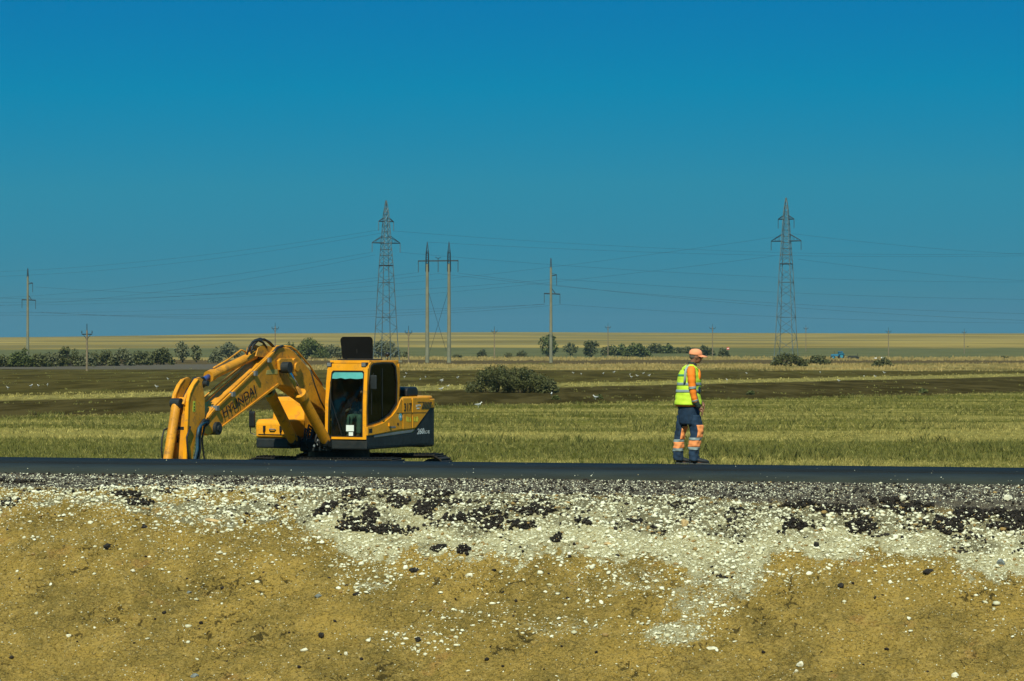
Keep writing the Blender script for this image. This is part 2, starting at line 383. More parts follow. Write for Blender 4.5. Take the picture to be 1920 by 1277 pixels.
def bank_height(u, v):
    slope = sstep(1.1, 1.9, v)
    h = 0.07 * fbm(u / 1.3, v / 0.9, 3, 31) * slope + 0.05 * fbm(u / 0.26, v / 0.22, 3, 33) * sstep(0.2, 1.5, v) + 0.024 * fbm(u / 0.10, v / 0.06, 3, 35)
    # shrinkage cracks and crusts in the clay
    wu = u + 0.10 * gnoise(u / 0.25, v / 0.2, 40); wv = v + 0.08 * gnoise(u / 0.25, v / 0.2, 41)
    reg = sstep(-0.05, 0.35, fbm(u / 1.4, v / 0.8, 2, 50))
    global CRK
    CRK = 0 * u
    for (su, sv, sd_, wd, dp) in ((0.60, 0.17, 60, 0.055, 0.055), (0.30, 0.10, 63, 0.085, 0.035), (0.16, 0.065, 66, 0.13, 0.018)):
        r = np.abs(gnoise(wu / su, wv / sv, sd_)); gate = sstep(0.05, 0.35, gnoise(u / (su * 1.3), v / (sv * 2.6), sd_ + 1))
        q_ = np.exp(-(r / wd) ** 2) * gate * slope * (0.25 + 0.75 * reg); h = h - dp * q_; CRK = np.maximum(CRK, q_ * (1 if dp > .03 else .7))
    pl = gnoise(wu / 0.16, wv / 0.11, 70); h = h + 0.012 * sstep(0.15, 0.28, pl) * slope * reg
    return h
def bank_z(u, v):
    w, t, g, e = bank_masks(u, v)
    return zprof(v) + bank_height(u, v) * (1 - 0.5 * w) + 0.03 * t + 0.015 * w
def v_up(u, v):                          # 0 at the top of the white band, 1 towards its foot, broken up
    w1 = np.interp(u, wl[:, 0], wl[:, 1]); w0 = np.interp(u, wtp[:, 0], wtp[:, 1])
    return (v - w0) / np.maximum(w1 - w0, 0.3) + 0.8 * fbm(u / 0.9, v / 0.4, 3, 57)
def build_bank():
    us = np.arange(-11.5, 11.5, 0.018); vs = np.concatenate([np.arange(-0.3, 0.1, 0.1), np.arange(0.1, 6.0, 0.0165), np.arange(6.02, 7.4, 0.12)])
    U, V = np.meshgrid(us, vs, indexing='ij')
    w, t, g, e = bank_masks(U, V)
    Z = zprof(V) + bank_height(U, V) * (1 - 0.5 * w) + (0.022 + 0.02 * fbm(U / 0.05, V / 0.05, 2, 81)) * t + 0.015 * w + 0.012 * fbm(U / 0.045, V / 0.045, 2, 80) * np.maximum(w, 0.4 * e)
    Z = Z - 0.35 * sstep(6.4, 7.4, V)
    X, Y = xy_of(U, V)
    me = grid_mesh(X, Y, Z)
    bank_height(U, V); attr(me, 'crack_shade', CRK); lf = sstep(-2.2, -3.1, U); wg = w * (1 - 0.62 * lf * sstep(-0.25, 0.15, fbm(U / 0.5, V / 0.3, 3, 88))); attr(me, 'white', wg); attr(me, 'fines', w * (1 - 0.85 * lf) * sstep(0.25, 0.85, v_up(U, V)) ); attr(me, 'tar', t); attr(me, 'grey', g)
    m = NT('bank_clay', 0.92, 0.15); p = m.coord('Position')
    a = m.noise(p, 0.9, 5, 0.6); b = m.noise(p, 5.0, 6, 0.65); c3 = m.noise(p, 22.0, 6, 0.7); c4 = m.noise(p, 70.0, 3, 0.6)
    clay = m.mix(m.step(a, 0.36, 0.64), (0.265, 0.188, 0.043), (0.49, 0.325, 0.070))
    clay = m.mix(m.math('MULTIPLY', m.step(b, 0.45, 0.68), 0.55), clay, (0.56, 0.385, 0.11))
    clay = m.mix(m.math('MULTIPLY', m.step(c3, 0.50, 0.66), 0.6), clay, (0.150, 0.108, 0.032))
    clay = m.mix(m.math('MULTIPLY', m.step(m.noise(p, 1.7, 4, 0.6), 0.62, 0.72), 0.6), clay, (0.46, 0.25, 0.07))
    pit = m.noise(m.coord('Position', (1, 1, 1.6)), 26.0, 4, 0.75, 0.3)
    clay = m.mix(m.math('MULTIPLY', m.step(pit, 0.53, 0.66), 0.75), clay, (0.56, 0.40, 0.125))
    clay = m.mix(m.math('MULTIPLY', m.step(pit, 0.47, 0.37), 0.80), clay, (0.085, 0.068, 0.016))  # dark pits: self-shadow of small hollows put into the clay colour
    clay = m.mix(m.step(c4, 0.66, 0.74), clay, (0.52, 0.45, 0.22))
    chalk = m.mix(m.step(c3, 0.35, 0.65), (0.46, 0.41, 0.21), (0.74, 0.69, 0.42))
    gr = m.mix(m.step(c4, 0.35, 0.62), (0.085, 0.072, 0.052), (0.165, 0.142, 0.105))
    gr = m.mix(m.step(m.noise(p, 45, 2, 0.5), 0.64, 0.70), gr, (0.45, 0.42, 0.30))
    und = m.mix(c3, (0.045, 0.038, 0.022), (0.40, 0.36, 0.20)); wmask = m.step(m.math('ADD', m.attr('white'), m.math('ADD', m.math('MULTIPLY', m.math('SUBTRACT', c3, 0.5), 1.6), m.math('MULTIPLY', m.math('SUBTRACT', b, 0.5), 0.8))), 0.35, 0.65); c = m.mix(wmask, clay, m.mix(m.attr('fines'), und, chalk))  # dark crumbs under the stones, with gap shade put into the same colour
    c = m.mix(m.attr('grey'), c, gr)
    c = m.mix(m.step(m.attr('tar'), 0.4, 0.6), c, m.mix(c3, (0.010, 0.008, 0.007), (0.035, 0.026, 0.020)))
    pw = m.n('ShaderNodeVectorMath', operation='ADD'); m.put(pw.inputs[0], p)
    nz = m.n('ShaderNodeTexNoise'); m.put(nz.inputs['Vector'], p); nz.inputs['Scale'].default_value = 9; nz.inputs['Detail'].default_value = 3
    sc_ = m.n('ShaderNodeVectorMath', operation='SCALE'); m.put(sc_.inputs[0], nz.outputs[1]); sc_.inputs[3].default_value = 0.10; m.put(pw.inputs[1], sc_.outputs[0])
    cr1 = m.step(m.voro(pw.outputs[0], 6.5, 'DISTANCE_TO_EDGE'), 0.0, 0.05); cr2 = m.step(m.voro(pw.outputs[0], 17, 'DISTANCE_TO_EDGE'), 0.0, 0.09)
    gate = m.step(m.noise(p, 2.2, 3), 0.46, 0.58)
    hgt = m.math('ADD', m.math('MULTIPLY', m.math('ADD', m.math('MULTIPLY', cr1, 0.6), m.math('MULTIPLY', cr2, 0.22)), gate), m.math('ADD', m.math('MULTIPLY', c3, 2.6), m.math('ADD', m.math('MULTIPLY', c4, 1.2), m.math('MULTIPLY', b, 0.8))))
    ck_shade = m.math('MULTIPLY', m.math('MULTIPLY', m.math('SUBTRACT', 1.0, m.step(m.voro(pw.outputs[0], 6.5, 'DISTANCE_TO_EDGE'), 0.0, 0.035)), m.step(m.noise(p, 3.1, 2), 0.50, 0.56)), m.math('SUBTRACT', 1.0, m.attr('white')))
    c = m.mix(m.math('MULTIPLY', ck_shade, m.math('SUBTRACT', 0.4, m.math('MULTIPLY', m.attr('grey'), 0.4))), c, (0.060, 0.046, 0.014))  # dark vein lines: shade inside narrow cracks put into the colour
    c = m.mix(m.math('MULTIPLY', m.step(m.math('ADD', m.attr('crack_shade'), m.math('MULTIPLY', m.math('SUBTRACT', c3, 0.5), 0.9)), 0.22, 0.52), m.math('SUBTRACT', 0.85, m.math('MULTIPLY', m.attr('white'), 0.7))), c, (0.055, 0.042, 0.012))  # crack mask darkens the colour, standing in for shadow under ledges
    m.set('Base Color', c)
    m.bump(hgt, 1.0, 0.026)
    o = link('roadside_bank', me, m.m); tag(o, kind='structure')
build_bank()

# loose stones: many small rough polyhedra in one mesh per kind
def poly_variants(sub, K, seed, spike=0.28):
    vs = []
    for k in range(K):
        bm = bmesh.new(); bmesh.ops.create_icosphere(bm, subdivisions=sub, radius=1)
        rr = random.Random(seed + k)
        cuts = [(Vector((rr.gauss(0, 1), rr.gauss(0, 1), rr.gauss(0, 1))).normalized(), rr.uniform(0.45, 0.8)) for _ in range(7)]
        for v in bm.verts:
            for nn, dd in cuts:
                q = v.co.dot(nn)
                if q > dd: v.co -= nn * (q - dd)
            v.co *= 1 + rr.uniform(-spike, spike) * 0.35
        if k == 0: fs = [[x.index for x in f.verts] for f in bm.faces]
        vs.append([list(v.co) for v in bm.verts]); bm.free()
    return np.array(vs), np.array(fs)
def scatter(name, pts, sizes, mt, sub=1, seed=1, flat=0.6, zoff=0.15):
    rs = np.random.RandomState(seed); N = len(pts)
    V, Fc = poly_variants(sub, 14, seed)
    k = rs.randint(0, 14, N); base = V[k]
    sc = sizes[:, None] * np.stack([rs.uniform(.75, 1.35, N), rs.uniform(.65, 1.1, N), flat * rs.uniform(.7, 1.2, N)], -1)
    base = base * sc[:, None, :]
    a = rs.rand(N) * 6.283; b = rs.normal(0, .35, N)
    ca, sa, cb_, sb = np.cos(a), np.sin(a), np.cos(b), np.sin(b)
    x, y, z = base[..., 0], base[..., 1], base[..., 2]
    y, z = y * cb_[:, None] - z * sb[:, None], y * sb[:, None] + z * cb_[:, None]
    x, y = x * ca[:, None] - y * sa[:, None], x * sa[:, None] + y * ca[:, None]
    P_ = np.stack([x, y, z], -1) + pts[:, None, :] + np.array([0, 0, 1.0]) * (sizes * zoff)[:, None, None]
    nv = V.shape[1]; Fx = (Fc[None] + (np.arange(N) * nv)[:, None, None]).reshape(-1, 3)
    me = mesh_np(P_.reshape(-1, 3), Fx, np.full(len(Fx), 3))
    attr(me, 'rnd', np.repeat(rs.rand(N), nv))
    o = link(name, me, mt); return o
def stonemat(name, lo, hi, tan=None):
    m = NT(name, 0.85, 0.25); a = m.attr('rnd'); p = m.coord('Position')
    c = m.mix(a, lo, hi)
    if tan: c = m.mix(m.step(a, 0.90, 0.92), c, tan)
    c = m.mix(m.math('MULTIPLY', m.step(m.noise(p, 45, 5, 0.65), 0.45, 0.7), 0.45), c, tuple(x * 0.6 for x in lo))
    m.set('Base Color', c); m.bump(m.noise(p, 60, 5, 0.7), 0.5, 0.006); return m.m
M_CHALK = stonemat('limestone', (0.52, 0.495, 0.32), (0.92, 0.92, 0.72), (0.30, 0.19, 0.06))
M_TAR = stonemat('asphalt_crumb', (0.007, 0.006, 0.005), (0.036, 0.028, 0.021))
M_PEB = stonemat('pebble_mix', (0.22, 0.18, 0.08), (0.68, 0.64, 0.40))
def sample(N, dens, seed, v0=0.05, v1=6.0):
    rs = np.random.RandomState(seed); out_u = []; out_v = []; n = 0
    while n < N:
        u = rs.uniform(-11.8, 11.8, 60000); v = rs.uniform(v0, v1, 60000)
        keep = rs.rand(60000) < dens(u, v)
        out_u.append(u[keep]); out_v.append(v[keep]); n += keep.sum()
    u = np.concatenate(out_u)[:N]; v = np.concatenate(out_v)[:N]
    X, Y = xy_of(u, v); return u, v, np.stack([X, Y, bank_z(u, v)], -1)
def d_white(u, v):
    w, t, g, e = bank_masks(u, v); return np.clip((w * 0.85 + e * 0.30 + g * 0.10) * (1 - 0.60 * (t > 0.5)) + 0.002, 0, 1)
rs0 = np.random.RandomState(3)
u, v, p = sample(19000, d_white, 5); s = 0.008 + 0.034 * rs0.rand(len(u)) ** 2.3
w_, t_, g_, e_ = bank_masks(u, v); s = np.where(rs0.rand(len(u)) < 0.05, 0.032 + 0.026 * rs0.rand(len(u)), s); s = s * (1 - 0.35 * g_)
o = scatter('white_gravel', p, s, M_CHALK, 1, 11); tag(o, kind='stuff')
def d_small(u, v):
    w, t, g, e = bank_masks(u, v); return np.clip(w * 0.75 + e * 0.55 + g * 0.60 + 0.035 + 0.06 * sstep(0.1, 0.5, gnoise(u / 0.5, v / 0.3, 91)), 0, 1)
u, v, p = sample(48000, d_small, 6); s = 0.004 + 0.012 * rs0.rand(len(u)) ** 1.8
def scatter8(name, pts, sizes, mt, seed):
    rs = np.random.RandomState(seed); N = len(pts)
    B = np.array([(1, 0, 0), (-1, 0, 0), (0, 1, 0), (0, -1, 0), (0, 0, .7), (0, 0, -.7)], float)
    Fc = np.array([(0, 2, 4), (2, 1, 4), (1, 3, 4), (3, 0, 4), (2, 0, 5), (1, 2, 5), (3, 1, 5), (0, 3, 5)])
    V = B[None] * (sizes[:, None, None] * rs.uniform(.6, 1.5, (N, 6, 3)))
    a = rs.rand(N) * 6.28; x = V[..., 0] * np.cos(a)[:, None] - V[..., 1] * np.sin(a)[:, None]; y = V[..., 0] * np.sin(a)[:, None] + V[..., 1] * np.cos(a)[:, None]
    V = np.stack([x, y, V[..., 2]], -1) + pts[:, None, :]
    Fx = (Fc[None] + (np.arange(N) * 6)[:, None, None]).reshape(-1, 3)
    me = mesh_np(V.reshape(-1, 3), Fx, np.full(len(Fx), 3)); attr(me, 'rnd', np.repeat(rs.rand(N), 6))
    return link(name, me, mt)
o = scatter8('fine_gravel', p, s, M_CHALK, 12); tag(o, kind='stuff')
def d_tar(u, v):
    w, t, g, e = bank_masks(u, v)
    n2 = sstep(0.15, 0.5, gnoise(u / 0.35, v / 0.2, 95))
    return np.clip(t * 0.9 + w * (0.04 + 0.40 * n2) * sstep(0.9, 0.4, v_up(u, v)) + 0.0012 + g * 0.05, 0, 1)
u, v, p = sample(12000, d_tar, 7); s = 0.007 + 0.034 * rs0.rand(len(u)) ** 2
o = scatter('asphalt_crumbs', p, s, M_TAR, 1, 13, 0.8); tag(o, kind='stuff')
def d_peb(u, v):
    w, t, g, e = bank_masks(u, v); return np.clip((1 - g) * (0.15 + 0.35 * sstep(-0.1, 0.5, gnoise(u / 0.6, v / 0.4, 97))) * (1 - 0.6 * w), 0, 1)
u, v, p = sample(6500, d_peb, 8); s = 0.004 + 0.013 * rs0.rand(len(u)) ** 3
o = scatter('loose_pebbles', p, s, M_PEB, 1, 14); tag(o, kind='stuff')
# chips carried onto the new asphalt by the wheels
rs1 = np.random.RandomState(31); un = rs1.uniform(-11, 11, 110); vn_ = -3.8 * rs1.rand(110) ** 3; X_, Y_ = xy_of(un, vn_)
o = scatter8('road_chips', np.stack([X_, Y_, ZR + 0.024 + 0 * un - 0.03 * np.maximum(0, 1 + vn_)], -1), 0.004 + 0.010 * rs1.rand(110) ** 3, M_CHALK, 33); tag(o, kind='stuff')
# clods of the clay itself
M_CLOD = stonemat('clay_clod', (0.21, 0.145, 0.036), (0.38, 0.25, 0.058))
def d_clod(u, v):
    w, t, g, e = bank_masks(u, v); return np.clip((1 - g) * (1 - w) * (0.15 + 0.6 * sstep(-0.2, 0.5, gnoise(u / 0.5, v / 0.3, 99))), 0, 1)
u, v, p = sample(20000, d_clod, 9); s = 0.005 + 0.020 * rs0.rand(len(u)) ** 3
o = scatter('clay_crumbs', p, s, M_CLOD, 1, 15, 0.45, 0.0); tag(o, kind='stuff')

# the rocks large enough to point at, each one an object
M_GREYROCK = mat('grey_rock', (0.16, 0.18, 0.17), 0.85, var=0.3, scale=20)
M_TAN = mat('tan_rock', (0.50, 0.36, 0.17), 0.85, var=0.2, scale=15)
M_WHITE = mat('white_rock', (0.68, 0.66, 0.50), 0.8, var=0.15, scale=20, dirt=(0.35, 0.28, 0.14), dirt_amt=0.4)
M_BLACK = mat('black_clod', (0.018, 0.015, 0.012), 0.8, var=0.5, scale=25)
ROCKS = [(1877, 1060, .065, .052, .05, 'GREYROCK', 'rounded grey-green rock at the lower right end of the white gravel band', 'rock'),
 (398, 981, .15, .035, .03, 'TAN', 'long flat tan stone slab half buried under the white gravel on the left', 'rock'),
 (250, 1073, .042, .032, .032, 'WHITE', 'clean white pebble alone on the ochre slope below the left gravel', 'rock'),
 (880, 1081, .055, .042, .045, 'WHITE', 'cream rounded stone on bare clay just below the centre gravel', 'rock'),
 (1283, 986, .065, .05, .06, 'TAN', 'tan clay lump sitting in the white gravel left of the worker\'s feet line', 'clod'),
 (1139, 1024, .055, .04, .035, 'TAN', 'small tan clay lump at the lower rim of the centre gravel', 'clod'),
 (1500, 1248, .05, .04, .045, 'WHITE', 'white stone near the lower edge of the slope beside a smaller one', 'rock'),
 (1493, 1259, .035, .03, .03, 'WHITE', 'smaller dull white stone touching the foot of a larger one low on the slope', 'rock'),
 (1791, 1266, .045, .04, .04, 'WHITE', 'pale round stone at the very bottom right of the slope', 'rock'),
 (1336, 1216, .08, .035, .03, 'WHITE', 'flat white angular stone low on the slope below the white chip streak', 'rock'),
 (128, 1190, .045, .035, .035, 'WHITE', 'white round stone low on the left clay slope', 'rock'),
 (365, 1266, .055, .04, .035, 'GREYROCK', 'bluish grey stone at the bottom left edge of the slope', 'rock'),
 (354, 1108, .045, .03, .025, 'GREYROCK', 'flat slate-grey stone on the left clay slope', 'rock'),
 (596, 1120, .055, .04, .035, 'GREYROCK', 'grey angular stone on the clay between the two stone scatters', 'rock'),
 (571, 1222, .06, .03, .025, 'WHITE', 'flat white pebble low on the slope under the excavator', 'rock'),
 (649, 1228, .035, .03, .03, 'WHITE', 'round white pebble right of a flat one low on the slope', 'rock'),
 (508, 941, .06, .05, .055, 'WHITE', 'large bright white rock in the gravel under the excavator boom', 'rock'),
 (1695, 940, .06, .045, .05, 'WHITE', 'large white rock at the top of the right gravel band', 'rock'),
 (1890, 938, .075, .055, .05, 'WHITE', 'pale blue-white rock on the grey shoulder at the far right', 'rock'),
 (777, 1066, .07, .05, .05, 'BLACK', 'black asphalt clod on clay below the centre gravel', 'clod'),
 (200, 1029, .055, .045, .05, 'BLACK', 'black asphalt clod on the clay below the left gravel', 'clod'),
 (668, 1117, .05, .03, .03, 'BLACK', 'small black asphalt clod beside a faint white chip patch', 'clod'),
 (603, 1195, .055, .045, .045, 'BLACK', 'black asphalt lump low on the slope left of centre', 'clod'),
 (783, 1200, .045, .045, .045, 'BLACK', 'black asphalt lump low on the slope at the white chip scatter', 'clod'),
 (1577, 1105, .05, .04, .04, 'BLACK', 'dark asphalt lump alone on the right ochre slope', 'clod'),
 (1741, 1074, .085, .04, .04, 'BLACK', 'elongated black asphalt lump on clay under the right gravel band', 'clod'),
 (1530, 1025, .05, .04, .04, 'BLACK', 'dark round asphalt lump in the lower right gravel', 'clod'),
 (270, 988, .05, .04, .045, 'BLACK', 'black asphalt lump at the lower rim of the left gravel', 'clod'),
 (1000, 1020, .0, .0, .0, '', '', '')]
def rock(px, py, a, b, c, mk, label, cat):
    u0, v0 = hit(px, py); x, y = xy_of(u0, v0)
    rr = random.Random(px * 7 + py); bm = bmesh.new(); bmesh.ops.create_icosphere(bm, subdivisions=3, radius=1)
    cuts = [(Vector((rr.gauss(0, 1), rr.gauss(0, 1), rr.gauss(0, 1))).normalized(), rr.uniform(.55, .85)) for _ in range(10)]
    for vv in bm.verts:
        for nn, dd in cuts:
            q = vv.co.dot(nn)
            if q > dd: vv.co -= nn * (q - dd)
        w = 1 + 0.10 * math.sin(vv.co.x * 6 + px) * math.sin(vv.co.y * 5 + py) + rr.uniform(-.03, .03)
        if mk == 'BLACK': w += rr.uniform(-.16, .16)
        vv.co = Vector((vv.co.x * a * w, vv.co.y * b * w, vv.co.z * c * w))
    me = bpy.data.meshes.new('rock'); bm.to_mesh(me); bm.free()
    nm = {'GREYROCK': 'grey_rock', 'TAN': 'tan_rock' if cat == 'rock' else 'clay_clod', 'WHITE': 'white_rock', 'BLACK': 'asphalt_clod'}[mk]
    o = link(nm, me, globals()['M_' + mk]); o.location = (x, y, float(bank_z(np.array([u0]), np.array([v0]))[0]) + c * 0.35); o.rotation_euler = (rr.uniform(-.2, .2), rr.uniform(-.2, .2), rr.uniform(-.5, .5))
    tag(o, label, cat)
for r_ in ROCKS[:-1]: rock(*r_)
# ------------------------------------------------------------------ grass, stubble, dry weeds
def blades(name, X, Y, h, wd, per, mt, seed, lean=0.35, extra=None):
    rs = np.random.RandomState(seed); N = len(X); Z = ground_z(X, Y)
    n = N * per
    bx = np.repeat(X, per) + rs.normal(0, 1, n) * np.repeat(wd, per) * 2.2; by = np.repeat(Y, per) + rs.normal(0, 1, n) * np.repeat(wd, per) * 2.2; bz = np.repeat(Z, per) - 0.02
    hh = np.repeat(h, per) * rs.uniform(.55, 1.15, n); ww = np.repeat(wd, per) * rs.uniform(.5, 1.2, n)
    a = rs.rand(n) * np.pi; dx = np.cos(a) * ww; dy = np.sin(a) * ww * 0.6
    tx = rs.normal(0, lean, n) * hh; ty = rs.normal(0, lean, n) * hh
    p0 = np.stack([bx - dx, by - dy, bz], -1); p1 = np.stack([bx + dx, by + dy, bz], -1)
    p2 = np.stack([bx + tx * .4 + dx * .6, by + ty * .4 + dy * .6, bz + hh * .6], -1); p3 = np.stack([bx + tx, by + ty, bz + hh], -1)
    V = np.stack([p0, p1, p2, p3], 1).reshape(-1, 3)
    i = (np.arange(n) * 4)[:, None]; Fx = i + np.array([[0, 1, 2, 3]])
    me = mesh_np(V, Fx, np.full(n, 4))
    attr(me, 'rnd', np.repeat(np.repeat(rs.rand(N), per) * .6 + .4 * rs.rand(n), 4))
    if extra is not None: attr(me, 'straw', np.repeat(np.repeat(extra, per), 4))
    o = link(name, me, mt); tag(o, kind='stuff'); return o
def fan_points(N, d0, d1, seed, half=0.235, pw=1.0):
    rs = np.random.RandomState(seed); d = (d0 ** -pw + rs.rand(N) * (d1 ** -pw - d0 ** -pw)) ** (-1 / pw) if pw else d0 + (d1 - d0) * rs.rand(N)
    return d * (rs.rand(N) * 2 - 1) * half, d
def grassmat(name, g0, g1, s0, s1):
    m = NT(name, 0.7, 0.2); r = m.attr('rnd'); st = m.attr('straw')
    m.set('Base Color', m.mix(st, m.mix(r, g0, g1), m.mix(r, s0, s1))); return m.m
M_GRASS = grassmat('grass_blades', (0.050, 0.058, 0.010), (0.160, 0.162, 0.038), (0.20, 0.165, 0.040), (0.50, 0.43, 0.14))
def bline(key, x): a, k = BOUND[key]; return a + k * x
X, Y = fan_points(105000, 47, 200, 41)
u_, v_ = uv_of(X, Y); ok = (Y < bline('dark0', X) + 2) & (v_ < -5.0)
exc = ((X + 4.0) ** 2 + (Y - 60.0) ** 2 > 2.6 ** 2) & (((X - PITX) ** 2 + (Y - PITY) ** 2) > 1.6 ** 2); ok &= exc
X, Y = X[ok], Y[ok]; st = np.clip(straw_np(X, Y) + np.random.RandomState(5).normal(0, .36, len(X)), 0, 1)
blades('grass', X, Y, (0.06 + 0.07 * (1 - st)) * (1 + 0.9 * sstep(0.1, 0.5, gnoise(X / 3.0, Y / 4.5, 66))) * np.random.RandomState(6).uniform(.6, 1.5, len(X)), 0.005 + 0.00010 * Y, 5, M_GRASS, 42, 0.3, st)
# straw left standing between the ploughed strips
X, Y = fan_points(15000, 120, 480, 43); ok = (Y > bline('dark1', X)) & (Y < bline('plough', X) + 4); X, Y = X[ok], Y[ok]
blades('stubble', X, Y, np.full(len(X), 0.16), 0.006 + 0.00016 * Y, 4, M_GRASS, 44, 0.3, np.full(len(X), 0.85))
M_GOLD = grassmat('dry_weeds', (0.10, 0.09, 0.028), (0.16, 0.14, 0.045), (0.21, 0.16, 0.055), (0.40, 0.30, 0.11))
X, Y = fan_points(26000, 330, 530, 45, 0.235, 0.0); ok = (Y > bline('gold', X) - 12) & (Y < bline('strip', X)) & (X > -42); ok &= gnoise(X / 14, Y / 30, 61) + 0.05 > 0; X, Y = X[ok], Y[ok]
g = sstep(-0.5, 0.1, gnoise(X / 22, Y / 35, 62))
blades('dry_grass', X, Y, 0.2 + 0.3 * np.random.RandomState(8).rand(len(X)), np.full(len(X), 0.10), 3, M_GOLD, 46, 0.25, g)
X, Y = fan_points(9000, 600, 790, 47, 0.235, 0.0); ok = (gnoise(X / 40, Y / 40, 64) > -0.1) & (X > -75); X, Y = X[ok], Y[ok]; X2 = X
blades('far_dry_grass', X2, Y, 0.35 + 0.4 * np.random.RandomState(9).rand(len(X)), np.full(len(X), 0.16), 3, M_GOLD, 48, 0.25, np.full(len(X), 0.9))
# weeds scattered on the ploughed land
X, Y = fan_points(2600, 110, 420, 49); ok = (Y > bline('dark0', X)) & (gnoise(X / 9, Y / 16, 63) > 0.05); X, Y = X[ok], Y[ok]
blades('field_weeds', X, Y, np.full(len(X), 0.12), 0.01 + 0.0002 * Y, 5, M_GRASS, 50, 0.5, np.full(len(X), 0.15))

# ------------------------------------------------------------------ bushes and trees
LEAF = {'dark': leafmat('leaf_dark', (0.042, 0.047, 0.015), (0.090, 0.094, 0.028)),
        'olive': leafmat('leaf_olive', (0.055, 0.060, 0.020), (0.115, 0.118, 0.044)),
        'grey': leafmat('leaf_greygreen', (0.075, 0.080, 0.038), (0.145, 0.148, 0.072)),
        'green': leafmat('leaf_green', (0.042, 0.056, 0.016), (0.11, 0.128, 0.034))}
M_BARK = mat('bark', (0.075, 0.055, 0.035), 0.9, var=0.3)
def leaves(cl, n, size, seed, spread=0.5):
    # cl: list of clump spheres (x, y, z, r); leaves sit on and within them
    rs = np.random.RandomState(seed); cl = np.array(cl); k = rs.choice(len(cl), n, p=cl[:, 3] ** 2 / (cl[:, 3] ** 2).sum())
    dr = rs.normal(0, 1, (n, 3)); dr /= np.linalg.norm(dr, axis=1)[:, None]
    r = cl[k, 3] * (1 - spread * rs.rand(n) ** 1.5 + 0.16 * rs.randn(n) * rs.rand(n)); c = cl[k, :3] + dr * r[:, None]
    ok = c[:, 2] > 0.03; c = c[ok]; dr = dr[ok]; n = len(c)
    nn = dr * 0.8 + rs.normal(0, 1, (n, 3)) * 0.6; nn /= np.linalg.norm(nn, axis=1)[:, None]
    t = np.cross(nn, rs.normal(0, 1, (n, 3))); t /= np.linalg.norm(t, axis=1)[:, None]; b = np.cross(nn, t)
    s = size * rs.uniform(.5, 1.3, (n, 1))
    V = np.stack([c - t * s, c - b * s * .55, c + t * s, c + b * s * .55], 1).reshape(-1, 3)
    me = mesh_np(V, (np.arange(n) * 4)[:, None] + np.arange(4)[None], np.full(n, 4)); attr(me, 'rnd', np.repeat(rs.rand(n), 4)); return me
def plant(name, label, cat, px0, px1, ytop, ybase, kind='dark', trunk=False, group=None, d=None, dens=1.0, leafpx=2.6, seed=None, depth=0.8, nclump=None, z=None):
    """a bush or tree that spans these photo columns and rows, rebuilt at its real distance and size"""
    seed = seed or int(px0 * 3 + ytop)
    rr = random.Random(seed); d = d or gd(ybase); sc_ = F / d
    c = P((px0 + px1) / 2, ybase, d); gz = float(ground_z(np.array([c.x]), np.array([c.y]))[0]); c.z = gz
    w = (px1 - px0) / sc_ / 2; h = (EYE - d * (ytop - 650) / F) - gz
    root = empty(name, c); tag(root, label, cat, group)
    w *= 1.22 if name == 'shrub' else 1.0; h *= 0.92 if name == 'shrub' else 1.0; nc = nclump or max(16, int(10 + 24 * (w / h)))
    cl = []
    base = 0.08 * h if trunk else 0.05 * h
    for i in range(nc * 2):
        if trunk: # rounded crown
            a = rr.uniform(0, 6.28); q = rr.uniform(-1, 1); rad = math.sqrt(max(0, 1 - abs(q) ** 3)) * rr.uniform(.25, .88)
            x = w * rad * math.cos(a); y = w * rad * math.sin(a); z_ = base + (h - base) * (0.5 + 0.43 * q); r = rr.uniform(.16, .30) * min(w * 1.2, h * .6)
        else:
            x = rr.uniform(-1, 1); env = (1 - abs(x) ** 3.0) * rr.uniform(.80, 1.08)
            z_ = h * env * rr.uniform(.12, .86); y = rr.uniform(-1, 1) * w * depth * math.sqrt(max(0.05, 1 - x * x)) * .75; x *= w * .90; r = rr.uniform(.15, .27) * min(h, w * 1.3)
        cl.append((x, y, z_, r))
    leafsize = leafpx / sc_ * 0.9
    n = int(dens * 46 * sum(c_[3] ** 2 for c_ in cl) / leafsize ** 2 / 10)
    n = min(n, 26000)
    me = leaves(cl, n, leafsize, seed)
    link('foliage', me, LEAF[kind], root)
    b = MB(); top = h * (.55 if trunk else .5)
    if trunk: b.tube([(0, 0, -.1), (0.03 * h, 0, h * .2), (-.02 * h, .02 * h, top)], [.045 * h, .032 * h, .018 * h], 7)
    for i in range(7):
        cc = cl[rr.randrange(len(cl))]; s0 = (rr.uniform(-.1, .1) * w * (0 if trunk else 4), 0, h * .22 if trunk else -.03)
        b.tube([s0, (cc[0] * .5 + s0[0] * .5, cc[1] * .5, (cc[2] + s0[2]) * .55), (cc[0], cc[1], cc[2])], [.018 * h, .012 * h, .005 * h], 5)
    b.build('trunk' if trunk else 'stem', M_BARK, root)
    return root
T_ = 'thorny scrub and young trees along the far track'
plant('large_bush', 'large dark domed bush on the ploughed strip between excavator and worker', 'bush', 866, 1046, 684, 736, 'dark', dens=1.25, leafpx=2.3, nclump=46, depth=.9)
plant('small_bush', 'low grey-green tuft on the right flank of the large domed bush', 'bush', 1018, 1048, 706, 738, 'olive')
